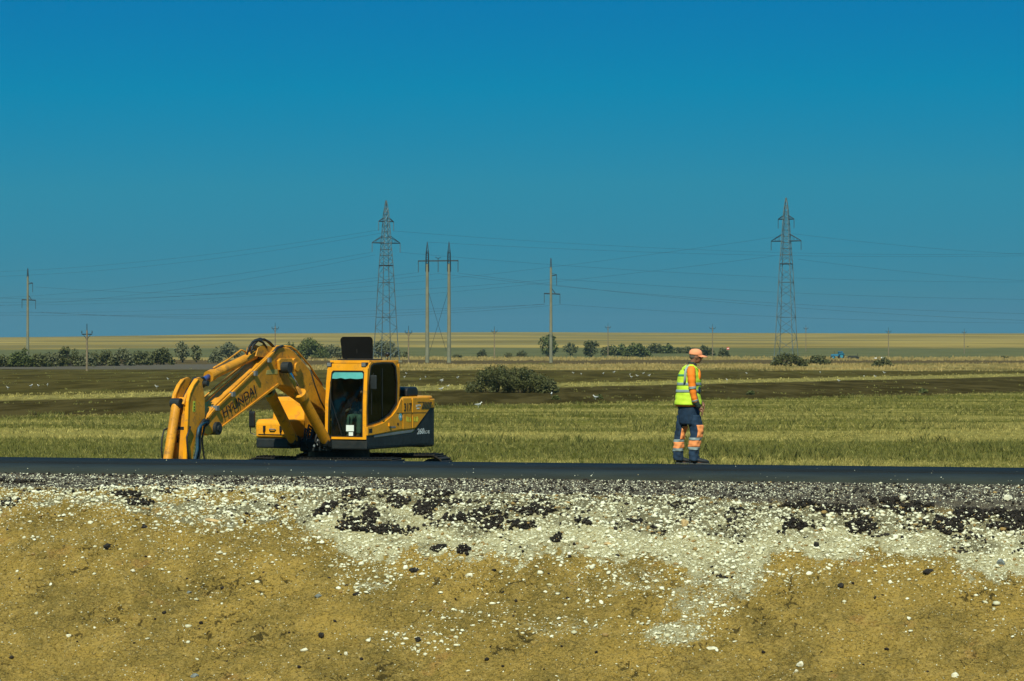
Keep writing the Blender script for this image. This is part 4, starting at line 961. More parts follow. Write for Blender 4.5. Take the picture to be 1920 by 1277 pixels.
# undercarriage
UC = R(-20) - math.atan2(-cP, -sP)
MU = Matrix.Rotation(UC, 4, 'Z') @ Matrix.Translation((.28, 0, 0))
b = MB(); b.box(-1.2, 1.2, -.55, .55, .35, .72, MU).box(-1.6, 1.6, -1.05, -.5, .35, .6, MU).box(-1.6, 1.6, .5, 1.05, .35, .6, MU); b.build('undercarriage', M_DK, EX, .03)
MB().tube([(0, 0, .68), (0, 0, .86), (0, 0, .87), (0, 0, 1.06)], [.62, .62, .72, .72], 32).build('swing_bearing', M_DK, EX)
def track(side):
    path = []; Lh, r = 1.58, .41; zc = .47
    n1 = 17
    for i in range(n1): path.append((-Lh + 2 * Lh * i / n1, zc + r - .02 * math.sin(math.pi * i / n1), 0))
    for i in range(7): a = math.pi / 2 - math.pi * i / 7; path.append((Lh + r * math.cos(a), zc + r * math.sin(a), a - math.pi / 2))
    for i in range(n1): path.append((Lh - 2 * Lh * i / n1, zc - r, math.pi))
    for i in range(7): a = -math.pi / 2 - math.pi * i / 7; path.append((-Lh + r * math.cos(a), zc + r * math.sin(a), a - math.pi / 2))
    b = MB(); y = side * 1.3
    for x, z, a in path:
        M = MU @ Matrix.Translation((x, y, z)) @ Matrix.Rotation(-a, 4, 'Y')
        b.box(-.098, .098, -.30, .30, .0, .025, M); b.box(-.085, -.06, -.30, .30, .025, .055, M); b.box(.0, .02, -.30, .30, .025, .05, M); b.box(-.1, .1, -.14, -.08, -.06, 0, M); b.box(-.1, .1, .08, .14, -.06, 0, M)
    t = b.build('track', M_TRK, EX)
    MB().box(-1.7, 1.7, y - .12, y + .12, .25, .72, MU).build('track_frame', M_DK, t, .03)
    for x, rr, nm in ((-Lh, .34, 'sprocket'), (Lh, .34, 'idler')): MB().tube([MU @ Vector((x, y - .1, zc)), MU @ Vector((x, y + .1, zc))], rr, 20).build(nm, M_DK, t)
    for k in range(7): MB().tube([MU @ Vector((-1.4 + k * .46, y - .2, .17)), MU @ Vector((-1.4 + k * .46, y + .2, .17))], .1, 12).build('roller', M_DK, t)
for s_ in (-1, 1): track(s_)

# turntable deck, counterweight, body
def rnd_plan(x0, x1, y0, y1, rb, n=6):
    pts = [(x1, y0), (x1, y1)]
    for i in range(n + 1): a = math.pi / 2 + math.pi / 2 * i / n; pts.append((x0 + rb + rb * math.cos(a), y1 - rb + rb * math.sin(a)))
    for i in range(n + 1): a = math.pi + math.pi / 2 * i / n; pts.append((x0 + rb + rb * math.cos(a), y0 + rb + rb * math.sin(a)))
    return pts
def plan_prism(mb, pts, z0, z1, inset=0.0):
    n = len(pts); cx = sum(p[0] for p in pts) / n; cy = sum(p[1] for p in pts) / n
    top = [(p[0] + (cx - p[0]) * inset, p[1] + (cy - p[1]) * inset) for p in pts]
    return mb.add([Vector((p[0], p[1], z0)) for p in pts] + [Vector((p[0], p[1], z1)) for p in top], [tuple(range(n)), tuple(range(2 * n - 1, n - 1, -1))] + [(i, (i + 1) % n, (i + 1) % n + n, i + n) for i in range(n)])
b = MB(); b.box(-1.7, 1.30, .34, 1.44, 1.10, 1.33).box(-1.7, 1.35, -1.46, -.50, 1.10, 1.33).box(-1.7, 1.0, -.50, .34, 1.02, 1.28); b.build('deck', M_DK, EX, .035)
TAIL = -2.36
b = MB(); plan_prism(b, rnd_plan(TAIL, -1.55, -1.43, 1.43, .34), 1.06, 2.20); b.build('counterweight', M_DK, EX, .05)
b = MB(); b.box(-1.55, -.32, -1.42, 1.425, 1.30, 2.22); b.build('engine_housing', M_OR, EX, .04)
b = MB(); plan_prism(b, rnd_plan(TAIL + .03, -.32, -1.41, 1.41, .34), 2.205, 2.275, .015); b.build('engine_hood', M_OR, EX, .03)
# left flank skins, cut along the painted diagonal
Y1 = 1.432
sk = lambda pts, Y=Y1 + .02: [LX(580 + x * .2036, 620 + y * .2036, Y) for x, y in pts]
def flank(name, pts, m, t=.02, parent=EX, bevel=.006): return panel(MB(), sk(pts), Y1, Y1 + t).build(name, m, parent, bevel)
flank('side_panel', [(532, 888), (600, 878), (680, 848), (760, 785), (812, 715), (838, 640), (852, 622), (852, 905), (590, 958), (532, 966)], M_OR, .03)
p2 = flank('engine_door', [(860, 622), (940, 620), (940, 900), (860, 908)], M_OR, .03)
p3 = flank('engine_door', [(948, 620), (1095, 617), (1112, 640), (1112, 712), (978, 893), (948, 898)], M_OR, .03)
rc = MB(); q = sk([(1112, 640), (1112, 712)]);
plan_prism(rc, [(x * 1.0, y) for x, y in rnd_plan(TAIL - .012, q[0][0], -1.44, 1.445, .34)], q[1][1], 2.20); rc.build('tail_cap', M_OR, EX, .02)
flank('grey_stripe', [(592, 962), (950, 912), (975, 912), (940, 938), (600, 985)], M_GREY, .02)
flank('skirt', [(532, 972), (590, 966), (600, 990), (960, 938), (1110, 722), (1112, 1036), (532, 1072)], M_DK, .015)
flank('door_seam', [(800, 757), (1072, 752), (1070, 756), (800, 761)], M_BK, .034, bevel=0)
v = MB()
for k in range(6):
    x = 1028 + k * 14; panel(v, sk([(x + 22, 655), (x + 28, 655), (x + 8, 722), (x, 722)]), Y1 + .03, Y1 + .036)
for k in range(5): panel(v, sk([(995 + k * 13, 655), (1003 + k * 13, 655), (1001 + k * 13, 662), (993 + k * 13, 662)]), Y1 + .03, Y1 + .036)
v.build('vent_grille', M_BK, p3)
v = MB()
for (x0, y0, x1, y1) in [(978, 684, 992, 692), (996, 680, 1012, 690), (1014, 684, 1022, 696), (980, 698, 990, 703), (986, 710, 1010, 722), (984, 694, 1006, 697)]: panel(v, sk([(x0, y0), (x1, y0), (x1, y1), (x0, y1)]), Y1 + .03, Y1 + .034)
v.build('white_mark', M_LETW, p3)
v = MB()
for (x0, y0, x1, y1) in [(893, 790, 898, 835), (905, 800, 909, 838), (905, 800, 925, 803), (905, 835, 925, 838), (925, 800, 929, 838)]: panel(v, sk([(x0, y0), (x1, y0), (x1, y1), (x0, y1)]), Y1 + .03, Y1 + .034)
v.build('faded_mark', M_STICK_Y, p2)
v = MB()
for (x0, y0, x1, y1) in [(962, 795, 966, 835), (962, 795, 980, 798), (962, 832, 980, 835), (980, 795, 984, 835), (990, 790, 995, 838), (998, 812, 1006, 816)]: panel(v, sk([(x0, y0), (x1, y0), (x1, y1), (x0, y1)]), Y1 + .03, Y1 + .034)
v.build('faded_mark', M_STICK_Y, p3)
def disc_on(cx, cy, r, m, name, parent):
    c = sk([(cx, cy)])[0]; return panel(MB(), [(c[0] + r * 1.0 * math.cos(a * .5236), c[1] + r * math.sin(a * .5236)) for a in range(12)], Y1 + .03, Y1 + .035).build(name, m, parent)
disc_on(836, 795, .085, M_BLUES, 'round_emblem', EX); disc_on(836, 795, .035, M_LETW, 'round_emblem', EX).location = (0, .004, 0)
disc_on(812, 860, .035, M_BK, 'fuel_lock', EX)
panel(MB(), sk([(740, 882), (790, 880), (790, 893), (740, 896)]), Y1 + .03, Y1 + .034).build('small_sticker', M_GREY, EX)
panel(MB(), sk([(724, 850), (734, 850), (734, 878), (724, 880)]), Y1 + .03, Y1 + .06).build('door_handle', M_OR, EX)
panel(MB(), sk([(545, 905), (575, 900), (575, 940), (545, 943)]), Y1 + .028, Y1 + .033).build('step_recess', M_BK, EX)
a = sk([(868, 742), (938, 742)]); text('317', EX, M_LET, (a[0][0], Y1 + .031, a[0][1]), (-1, 0, 0), (0, 0, 1), .185, a[0][0] - a[1][0])
a = sk([(990, 955), (1056, 950)], Y1 + .015); text('260', EX, M_LETW, (a[0][0], Y1 + .017, a[0][1]), (-1, 0, 0), (0, 0, 1), .135, a[0][0] - a[1][0], shear=.25)
a = sk([(1058, 950), (1106, 946)], Y1 + .015); text('LC-9S', EX, M_LETW, (a[0][0], Y1 + .017, a[0][1]), (-1, 0, 0), (0, 0, 1), .075, a[0][0] - a[1][0])
b = MB(); b.prism([(-1.42, 2.27), (-.85, 2.27), (-.85, 2.44), (-.93, 2.50), (-1.33, 2.50), (-1.42, 2.44)], .86, 1.36); b.build('air_intake_box', M_BK, EX, .04)
b = MB(); b.tube([(-1.7, -.6, 2.25), (-1.7, -.6, 2.75)], .07, 12); b.build('exhaust_pipe', M_BK, EX)

# right-hand tank and tool box
b = MB(); b.prism([(.55, 1.34), (.62, 1.72), (.55, 2.22), (.45, 2.27), (-.30, 2.27), (-.30, 1.34)], -1.45, -.60); b.build('fuel_tank', M_OR, EX, .04)
b = MB(); b.prism([(1.30, 1.335), (1.36, 1.37), (1.36, 1.68), (1.28, 1.765), (.60, 1.765), (.60, 1.335)], -1.46, -.58); tb = b.build('tool_box', M_OR, EX, .035)
for y in (-1.22, -.78):
    k = MB(); k.box(1.36, 1.385, y - .03, y + .03, 1.50, 1.62).tube([(1.385, y, 1.60), (1.40, y, 1.50), (1.38, y, 1.46)], .022, 6); k.build('latch', M_BK, tb)
MB().tube([(1.37, -1.08, 1.53), (1.41, -1.06, 1.54), (1.41, -.94, 1.54), (1.37, -.92, 1.53)], .016, 6).build('handle', M_LAMP, tb)
MB().tube([(1.37, -1.38, 1.42), (1.375, -.66, 1.42), (1.375, -.64, 1.66)], .008, 5).build('lid_seam', M_BK, tb)
g = MB(); g.tube([(1.30, -1.50, 1.40), (1.32, -1.62, 1.45), (1.32, -1.64, 1.95), (1.32, -1.58, 1.98)], .014, 6); mr_ = g.build('mirror_arm', M_BK, EX)
MB().prism([(1.33, 1.56), (1.37, 1.60), (1.37, 1.92), (1.33, 1.96), (1.30, 1.92), (1.30, 1.60)], -1.64, -1.49).build('mirror', M_BK, EX, .02)

# ---- cab
CAB = MB(); CX0, CX1, CY0, CY1, CZ0, CZ1 = -.30, 1.30, .36, 1.43, 1.335, 3.10
side_o = [(CX1, CZ0), (CX1 + .02, 1.9), (CX1 - .02, 2.6), (CX1 - .10, 3.02), (CX1 - .22, 3.10), (.35, 3.11), (-.15, 3.08), (-.30, 2.94), (-.33, 2.3), (-.34, 1.75), (-.34, CZ0), (.5, CZ0)]
wi = [(538, 868), (535, 700), (545, 500), (566, 330), (590, 304), (680, 294), (768, 296), (796, 335), (808, 480), (804, 670), (742, 768), (640, 838)]
side_i = [LX(580 + x * .2036, 620 + y * .2036, CY1) for x, y in wi]
ring(CAB, side_o, side_i, CY1 - .045, CY1)
side_r = [(x, z) for x, z in side_i]
ring(CAB, side_o, [(max(-.2, min(1.15, x)), max(1.75, z)) for x, z in side_i], CY0, CY0 + .045)
fo = [(CY0, CZ0), (CY1, CZ0), (CY1, 2.2), (CY1, 2.95), (CY1 - .06, 3.06), (CY0 + .10, 3.06), (CY0 + .03, 2.95), (CY0, 2.2)]
fi = [(CY0 + .085, CZ0 + .07), (CY1 - .10, CZ0 + .07), (CY1 - .10, 2.2), (CY1 - .095, 2.86), (CY1 - .13, 2.89), (CY0 + .19, 2.89), (CY0 + .15, 2.86), (CY0 + .10, 2.2)]
# front frame follows the gentle lean of the windscreen
n = len(fo); fx = lambda z: CX1 + .03 - max(0, z - 2.1) * .085
vs = [Vector((fx(p[1]) , p[0], p[1])) for p in fo] + [Vector((fx(p[1]), p[0], p[1])) for p in fi] + [Vector((fx(p[1]) - .07, p[0], p[1])) for p in fo] + [Vector((fx(p[1]) - .07, p[0], p[1])) for p in fi]
fs = []
for i in range(n):
    j = (i + 1) % n; fs += [(i, j, n + j, n + i), (2 * n + i, 3 * n + i, 3 * n + j, 2 * n + j), (i, 2 * n + i, 2 * n + j, j), (n + i, n + j, 3 * n + j, 3 * n + i)]
CAB.add(vs, fs)
ring(CAB, [(CY0, CZ0), (CY1, CZ0), (CY1, 3.05), (CY0, 3.05)], [(CY0 + .08, 2.0), (CY1 - .08, 2.0), (CY1 - .08, 2.85), (CY0 + .08, 2.85)], CX0 - .03, CX0 + .03, 'x')
cab = CAB.build('cab', M_OR, EX, .018)
roof = MB(); o_ = [(CX0 - .02, CY0 + .02), (CX1 - .16, CY0 + .02), (CX1 - .16, CY1 - .02), (CX0 - .02, CY1 - .02)]; i_ = [(.25, CY0 + .2), (.98, CY0 + .2), (.98, CY1 - .22), (.25, CY1 - .22)]
vs = [Vector((p[0], p[1], z)) for z in (3.06, 3.135) for l in (o_, i_) for p in l]; fs = []
for i in range(4):
    j = (i + 1) % 4; fs += [(i, j, 4 + j, 4 + i), (8 + i, 12 + i, 12 + j, 8 + j), (i, 8 + i, 8 + j, j), (4 + i, 4 + j, 12 + j, 12 + i)]
roof.add(vs, fs).build('cab_roof', M_OR, EX, .02)
MB().box(.2, 1.02, CY0 + .15, CY1 - .17, 3.137, 3.165).build('hatch_gasket', M_BK, EX, .01)
# the hatch stands open on its hinge
hp = []; hy0, hy1, hz0, hz1, rr_ = .43, 1.27, 3.17, 3.68, .09
for cx_, cz_, a0 in ((hy1 - rr_, hz1 - rr_, 0), (hy0 + rr_ + .0, hz1 - rr_, 90)):
    for k in range(6): a = R(a0 + 18 * k); hp.append((cx_ + rr_ * math.cos(a), cz_ + rr_ * math.sin(a)))
hp += [(hy0 + .06, hz0), (hy1 + .0, hz0)]
hm = MB(); panel(hm, hp, .70, .735, 'x'); ht = hm.build('roof_hatch', M_BLK2, EX, .01)
MB().box(.738, .745, .862, .878, 3.30, 3.40).build('hatch_handle', M_TRK, ht); MB().tube([(.72, .5, 3.2), (.45, .5, 3.14)], .012, 6).build('hatch_strut', M_BK, ht)
# glazing
def fpan(pts, off, m, name, t=.008):
    vs = [Vector((fx(z) - .03 + off, y, z)) for y, z in pts] + [Vector((fx(z) - .03 + off - t, y, z)) for y, z in pts]; n = len(pts)
    return MB().add(vs, [tuple(range(n)), tuple(range(2 * n - 1, n - 1, -1))] + [(i, i + n, (i + 1) % n + n, (i + 1) % n) for i in range(n)]).build(name, m, cab)
fpan([(y, z) for y, z in fi], 0, M_GLS, 'windscreen')
fpan([(CY0 + .19, 2.885), (CY0 + .15, 2.86), (CY0 + .142, 2.72), (.62, 2.715), (.74, 2.735), (.85, 2.71), (.98, 2.725), (1.15, 2.71), (CY1 - .097, 2.73), (CY1 - .095, 2.86), (CY1 - .13, 2.885)], .012, M_SKYBAND, 'sky_band')  # opaque band with the sky's brightness in the upper glass painted on
rm = MB(); ring(rm, [(y + (-.012 if y < .9 else .012), z + (-.012 if z < 2 else .012)) for y, z in fi], fi, 0, 0.001, 'x')
def rim(o_, w): return [(y + (w if y > .9 else -w) * 0 + 0, z) for y, z in o_]
fo2 = [(CY0 + .073, CZ0 + .058), (CY1 - .088, CZ0 + .058), (CY1 - .088, 2.2), (CY1 - .083, 2.865), (CY1 - .12, 2.905), (CY0 + .18, 2.905), (CY0 + .138, 2.865), (CY0 + .088, 2.2)]
vs = [Vector((fx(z) + .004, y, z)) for y, z in fo2] + [Vector((fx(z) + .004, y + (.025 if y < .9 else -.025), z + (.025 if z < 2 else (-.025 if z > 2.5 else 0)))) for y, z in fo2]
MB().add(vs, [(i, (i + 1) % n, n + (i + 1) % n, n + i) for i in range(n)] if False else [(i, (i + 1) % 8, 8 + (i + 1) % 8, 8 + i) for i in range(8)]).build('screen_seal', M_BK, cab)
gs = [LX(580 + x * .2036, 620 + y * .2036, CY1 - .02) for x, y in wi]
panel(MB(), gs, CY1 - .025, CY1 - .018).build('side_window', M_GLD, cab)
so = MB(); ring(so, [(x + (.012 if x > .5 else -.012), z + (.012 if z > 2.3 else -.012)) for x, z in side_i], [(x - (.02 if x > .5 else -.02), z - (.02 if z > 2.3 else -.02)) for x, z in side_i], CY1 - .01, CY1 + .006); so.build('window_seal', M_BK, cab)
MB().box(.50, .53, CY1 - .05, CY1 - .012, 1.75, 2.95).build('door_divider', M_BK, cab)
panel(MB(), [(1.15, 1.8), (1.12, 2.9), (-.18, 2.9), (-.2, 1.8)], CY0 + .015, CY0 + .02).build('side_window', M_GLD, cab)
panel(MB(), [(CY0 + .08, 2.0), (CY1 - .08, 2.0), (CY1 - .08, 2.85), (CY0 + .08, 2.85)], CX0 - .004, CX0 + .002, 'x').build('rear_window', M_GLD, cab)
MB().tube([(fx(1.5) + .012, .80, 1.45), (fx(2.3) + .012, .50, 2.3)], .010, 5).tube([(fx(2.0) + .015, .52, 2.0), (fx(2.6) + .015, .49, 2.65)], .012, 5).build('wiper', M_BK, cab)
MB().box(fx(1.55) - .026, fx(1.5) - .022, .90, 1.10, 1.52, 1.66).build('paper_notice', M_PAPER, cab)
MB().box(fx(1.45) - .026, fx(1.4) - .022, .97, 1.08, 1.405, 1.50).build('paper_notice', M_PAPER, cab)
MB().box(-.27, .05, CY0 + .05, CY1 - .06, 1.34, 1.95).build('rear_bulkhead', M_SEAT, cab)
MB().box(-.25, 1.24, CY0 + .05, CY1 - .06, 1.34, 1.38).build('cab_floor', M_BK, cab)
MB().box(-.28, 1.1, CY0 + .048, CY0 + .06, 1.38, 2.9).build('inner_trim', M_SEAT, cab)
st_ = MB(); st_.box(.15, .62, .66, 1.12, 1.62, 1.76).box(.05, .2, .66, 1.12, 1.72, 2.42).box(.08, .18, .78, 1.0, 2.44, 2.62); st_.build('seat', M_SEAT, cab, .04)
k = MB(); k.box(.2, .8, 1.16, 1.28, 1.5, 1.88).box(.2, .8, .5, .62, 1.5, 1.88).tube([(.75, 1.22, 1.86), (.8, 1.22, 2.05)], .02, 6).tube([(.75, .56, 1.86), (.8, .56, 2.05)], .02, 6).tube([(1.0, .8, 1.4), (.95, .8, 1.85)], .015, 6).tube([(1.0, .95, 1.4), (.95, .95, 1.85)], .015, 6); k.build('control_console', M_BK, cab, .02)
for y in (CY0 + .01, CY1 - .16):
    l_ = MB(); l_.box(1.16, 1.27, y, y + .13, 2.99, 3.09).tube([(1.1, y + .06, 3.04), (1.18, y + .06, 3.04)], .02, 6); lo = l_.build('work_lamp', M_BK, EX, .015)
    MB().box(1.272, 1.278, y + .015, y + .115, 3.0, 3.08).build('lens', M_LAMP, lo)
MB().tube([(-.15, 1.2, 3.12), (-.15, 1.2, 3.22)], .012, 6).sphere((-.15, 1.2, 3.27), .055, n=12, m=8).build('beacon', M_BK, EX, smooth=True)
MB().tube([(.1, 1.15, 3.12), (.1, 1.22, 3.35)], .006, 5).build('aerial', M_BK, EX)
MB().tube([(1.22, 1.44, 2.55), (1.25, 1.55, 2.75), (1.25, 1.58, 2.85)], .012, 6).build('mirror_arm', M_BK, EX)
MB().box(1.23, 1.27, 1.50, 1.66, 2.48, 2.80).build('mirror', M_DK, EX, .02)
MB().tube([(1.16, CY1 + .045, 1.9), (1.16, CY1 + .05, 2.5)], .012, 6).build('grab_handle', M_BK, EX)

# ---- boom
def LY(pts, Y): return [LX(x, y, Y) for x, y in pts]
bp = LY([(389, 783), (404, 765), (455, 717), (515, 658), (525, 651), (543, 653), (560, 669), (585, 698), (607, 725), (626, 748), (632, 775), (622, 790), (606, 768), (574, 745), (548, 727), (534, 722), (523, 723), (470, 762), (410, 806), (392, 817), (383, 811), (383, 795)], .22)
bm_ = MB(); bm_.prism(bp, -.20, .20); boom = bm_.build('boom', M_ORB, EX, .012)
# side plates stand a little proud, as welded flanges do
fl = MB(); fl.prism([LX(x, y, .22) for x, y in [(389, 783), (404, 765), (455, 717), (515, 658), (516, 661), (456, 720), (405, 768), (391, 785)]], .20, .225).prism([LX(x, y, .22) for x, y in [(523, 723), (470, 762), (410, 806), (411, 803), (470, 759), (522, 719)]], .20, .225); fl.build('flange', M_ORB, boom)
for px, py, r in ((390, 803, .14), (536, 688, .20)):
    c = LP(px, py, 0); MB().tube([(c.x, -.27, c.z), (c.x, .27, c.z)], r, 20).tube([(c.x, -.31, c.z), (c.x, .31, c.z)], r * .5, 16).build('pin_boss', M_ORB if r > .15 else M_DK, boom)
bk = MB(); bx_ = LY([(478, 668), (482, 652), (493, 646), (506, 650), (514, 660), (505, 672)], .12)
for y in (-.14, .10): bk.prism(bx_, y, y + .05)
bk.build('cylinder_bracket', M_ORB, boom, .006)
br_ = LY([(524, 676), (528, 672), (548, 672), (552, 678), (550, 692), (526, 694)], .3); MB().prism(br_, .225, .29).build('pin_cover', M_ORB, boom, .01)
a0, a1 = LX(420, 784, .226), LX(476, 741, .226)
dv = Vector((a1[0] - a0[0], 0, a1[1] - a0[1])); per = Vector((-dv.z, 0, dv.x)) * -1
per = per if per.z > 0 else -per
text('HYUNDAI', boom, M_LET, (a0[0], .221, a0[1]), dv, per, .20, dv.length * 1.08, bold=.010)
# pale worn paint patches on the knee plate
for pts in ([(502, 694), (522, 692), (522, 701), (500, 702)], [(551, 692), (561, 690), (563, 700), (553, 702)]):
    panel(MB(), LY(pts, .222), .2005, .204).build('worn_patch', mat('worn_paint', (0.50, 0.40, 0.12), .7), boom)
def pipe(pts, r, m, name, Y, parent, n=6): return MB().tube([LP(x, y, Y if len(t) == 0 else t[0]) for x, y, *t in pts], r, n).build(name, m, parent, smooth=True)
pipe([(386, 782), (404, 758), (430, 734), (473, 694), (505, 664), (519, 649), (533, 650)], .024, M_ORB, 'hydraulic_pipe', .16, boom)
pipe([(390, 787), (409, 763), (434, 740), (478, 699), (508, 670), (521, 657)], .024, M_ORB, 'hydraulic_pipe', .185, boom)
pipe([(384, 744), (410, 721), (445, 693), (470, 672)], .022, M_ORB, 'hydraulic_pipe', -.16, boom)
pipe([(386, 752), (412, 729), (448, 700), (476, 678)], .022, M_ORB, 'hydraulic_pipe', -.10, boom)
pipe([(533, 649), (545, 650), (556, 657), (581, 686), (590, 700), (604, 722)], .022, M_ORB, 'hydraulic_pipe', .16, boom)
pipe([(530, 652), (541, 654), (552, 663), (576, 691), (584, 702)], .022, M_ORB, 'hydraulic_pipe', .05, boom)
pipe([(582, 695), (590, 722), (600, 750), (608, 765)], .022, M_HOSE, 'boom_hose', .20, boom); pipe([(584, 692), (596, 715), (606, 740), (612, 758)], .022, M_HOSE, 'boom_hose', .05, boom)
for x, y in ((402, 762), (432, 736), (474, 697), (500, 672)): 
    c = LP(x + 2, y + 3, .2); MB().box(c.x - .05, c.x + .05, .12, .27, c.z - .05, c.z + .05).build('pipe_clamp', M_GREY, boom)
pipe([(512, 662), (520, 652), (530, 649)], .03, M_HOSE, 'boom_hose', .2, boom)
for i, pts in enumerate([[(466, 664), (468, 650), (478, 638), (488, 635), (500, 639), (512, 650)], [(470, 664), (474, 648), (484, 638), (495, 636), (506, 642), (515, 652)], [(463, 665), (466, 653), (474, 641), (484, 638), (493, 642), (500, 652)]]):
    pipe(pts, .026, M_HOSE, 'hose_loop', -.05 + .1 * i, boom)
pipe([(400, 690), (428, 674), (452, 656), (458, 658), (464, 665)], .018, M_ORB, 'hydraulic_pipe', .0, boom)

def cyl(name, p0, p1, pr, rb, rr_, mrod, parent, mb_=M_ORB):
    """barrel from p0 to p1, rod on to pr"""
    d_ = (p1 - p0).normalized(); b = MB().tube([p0, p0 + d_ * .06, p1 - d_ * .16, p1 - d_ * .155, p1], [rb * .9, rb, rb, rb * 1.18, rb * 1.18], 18)
    o = b.build(name, mb_, parent); MB().tube([p1 - d_ * .02, pr], rr_, 14).build('rod', mrod, o, smooth=True)
    MB().tube([pr + Vector((0, -.11, 0)), pr + Vector((0, .11, 0))], rr_ * 2.1, 16).build('rod_eye', M_DK, o); MB().tube([p0 + Vector((0, -.11, 0)), p0 + Vector((0, .11, 0))], rb * 1.05, 16).build('base_eye', M_DK, o); return o
cyl('stick_cylinder', LP(480, 664, 0), LP(391, 706, 0), LP(373, 717, 0), .105, .055, M_RODB, EX)
pq = LP(536, 689, .36); P0 = LP(612, 828, .42)
for y in (-.44, .42): 
    q0 = Vector((P0.x, y, P0.z)); q2 = Vector((pq.x, y * .86, pq.z)); cyl('boom_cylinder', q0, q0.lerp(q2, .66), q2, .12, .06, M_CHROME if y > 0 else M_DK, EX)

# ---- stick, bucket cylinder, linkage, bucket down in the hole
sp_ = LY([(372, 711), (379, 716), (382, 732), (384, 747), (384.5, 783), (377, 797), (369, 806), (364, 840), (361, 862), (356, 905), (350, 960), (341, 960), (344, 905), (350, 862), (352, 803), (354, 752), (357, 738), (364, 722)], .2)
s1 = MB(); s1.prism(sp_, .15, .2).prism(sp_, -.2, -.15); stick = s1.build('stick', M_ORB, EX, .008)
inner = LY([(381, 752), (382, 782), (375, 795), (367, 805), (362, 840), (359, 862), (354, 905), (349, 955), (343, 955), (346, 905), (352, 862), (353.5, 803), (356, 760), (362, 745)], .2)
MB().prism(inner, -.15, .15).build('stick_box', M_ORB, stick)
ed = MB(); ee = LY([(372, 711), (364, 722), (357, 738), (354, 752), (352, 803), (350, 862), (344, 905)], .2)
for (xa, za), (xb, zb) in zip(ee[:-1], ee[1:]): ed.prism([(xa, za), (xb, zb), (xb + .035, zb), (xa + .035, za)], .13, .215).prism([(xa, za), (xb, zb), (xb + .035, zb), (xa + .035, za)], -.215, -.13)
ed.build('edge_flange', M_OR, stick)
brk = LY([(352, 707), (358, 712), (350, 728), (341, 748), (334, 760), (326, 763), (321, 757), (326, 741), (335, 724), (344, 710)], -.16)
for y in (-.19, .10): MB().prism(brk, y, y + .05).build('cylinder_ear', M_ORB, stick, .006)
c = LP(371, 719, 0); MB().tube([(c.x, -.25, c.z), (c.x, .25, c.z)], .06, 14).build('pin', M_DK, stick)
cyl('bucket_cylinder', LP(331, 756, -.05), LP(311, 885, -.05), LP(306, 950, -.05), .10, .06, M_CHROME, EX)
kp = LY([(362, 752), (366, 752), (366, 772), (361, 772)], .2); panel(MB(), kp, .2005, .204).build('warning_sticker', M_STICK_Y, stick)
sm = MB()
for y in (756, 762, 767): panel(sm, LY([(363, y), (365, y), (365, y + 2.5), (363, y + 2.5)], .2), .2045, .206)
sm.build('sticker_mark', M_LET, stick)
t_ = Vector((LX(347, 955, 0)[0], 0, LX(347, 955, 0)[1]))
lk = MB()
for y in (-.26, .22): lk.prism([(t_.x + .15, t_.z + .5), (t_.x + .65, t_.z + .25), (t_.x + .6, t_.z + .15), (t_.x + .1, t_.z + .4)], y, y + .04)
lk.build('linkage', M_ORB, EX)
bu = MB(); prof = [(t_.x + .05, t_.z), (t_.x + .5, t_.z + .12), (t_.x + .75, t_.z - .1), (t_.x + .7, t_.z - .45), (t_.x + .35, t_.z - .62), (t_.x - .25, t_.z - .55), (t_.x - .2, t_.z - .50), (t_.x + .33, t_.z - .56), (t_.x + .64, t_.z - .42), (t_.x + .68, t_.z - .1), (t_.x + .46, t_.z + .05)]
bu.prism(prof, -.55, .55); bo = bu.build('bucket', M_DK, EX)
for y in (-.56, .53): MB().prism([(t_.x + .05, t_.z - .02), (t_.x + .5, t_.z + .1), (t_.x + .73, t_.z - .1), (t_.x + .68, t_.z - .44), (t_.x + .34, t_.z - .6), (t_.x - .2, t_.z - .5)], y, y + .03).build('side_plate', M_DK, bo)
for k in range(5): MB().prism([(t_.x - .22, t_.z - .50), (t_.x - .42, t_.z - .55), (t_.x - .22, t_.z - .57)], -.5 + k * .23, -.42 + k * .23).build('tooth', M_DK, bo)
pipe([(389, 792), (380, 794), (373, 803), (370, 820), (370, 842), (365, 862), (360, 900)], .036, M_HOSEB, 'stick_hose', .26, stick, 8)
pipe([(391, 789), (382, 788), (377, 796), (374, 815), (375, 840), (371, 865), (366, 900)], .035, M_HOSE, 'stick_hose', .25, stick, 8)
pipe([(392, 793), (384, 800), (379, 822), (381, 845), (384, 865), (380, 900)], .022, M_HOSE, 'stick_hose', .24, stick)
pipe([(357, 800), (350, 820), (352, 845), (356, 870)], .022, M_HOSE, 'stick_hose', .23, stick)
pipe([(352, 728), (343, 748), (338, 770), (337, 800), (333, 830)], .022, M_HOSE, 'stick_hose', -.05, stick)
pipe([(322, 800), (308, 806), (304, 820), (303, 845), (306, 870)], .02, M_HOSE, 'stick_hose', -.2, stick)
pipe([(328, 765), (337, 790), (326, 805)], .012, M_HOSE, 'stick_hose', -.05, stick)
MB().prism(LY([(338, 800), (346, 800), (346, 806), (338, 806)], .0), -.2, .14).build('cross_bracket', M_DK, stick)

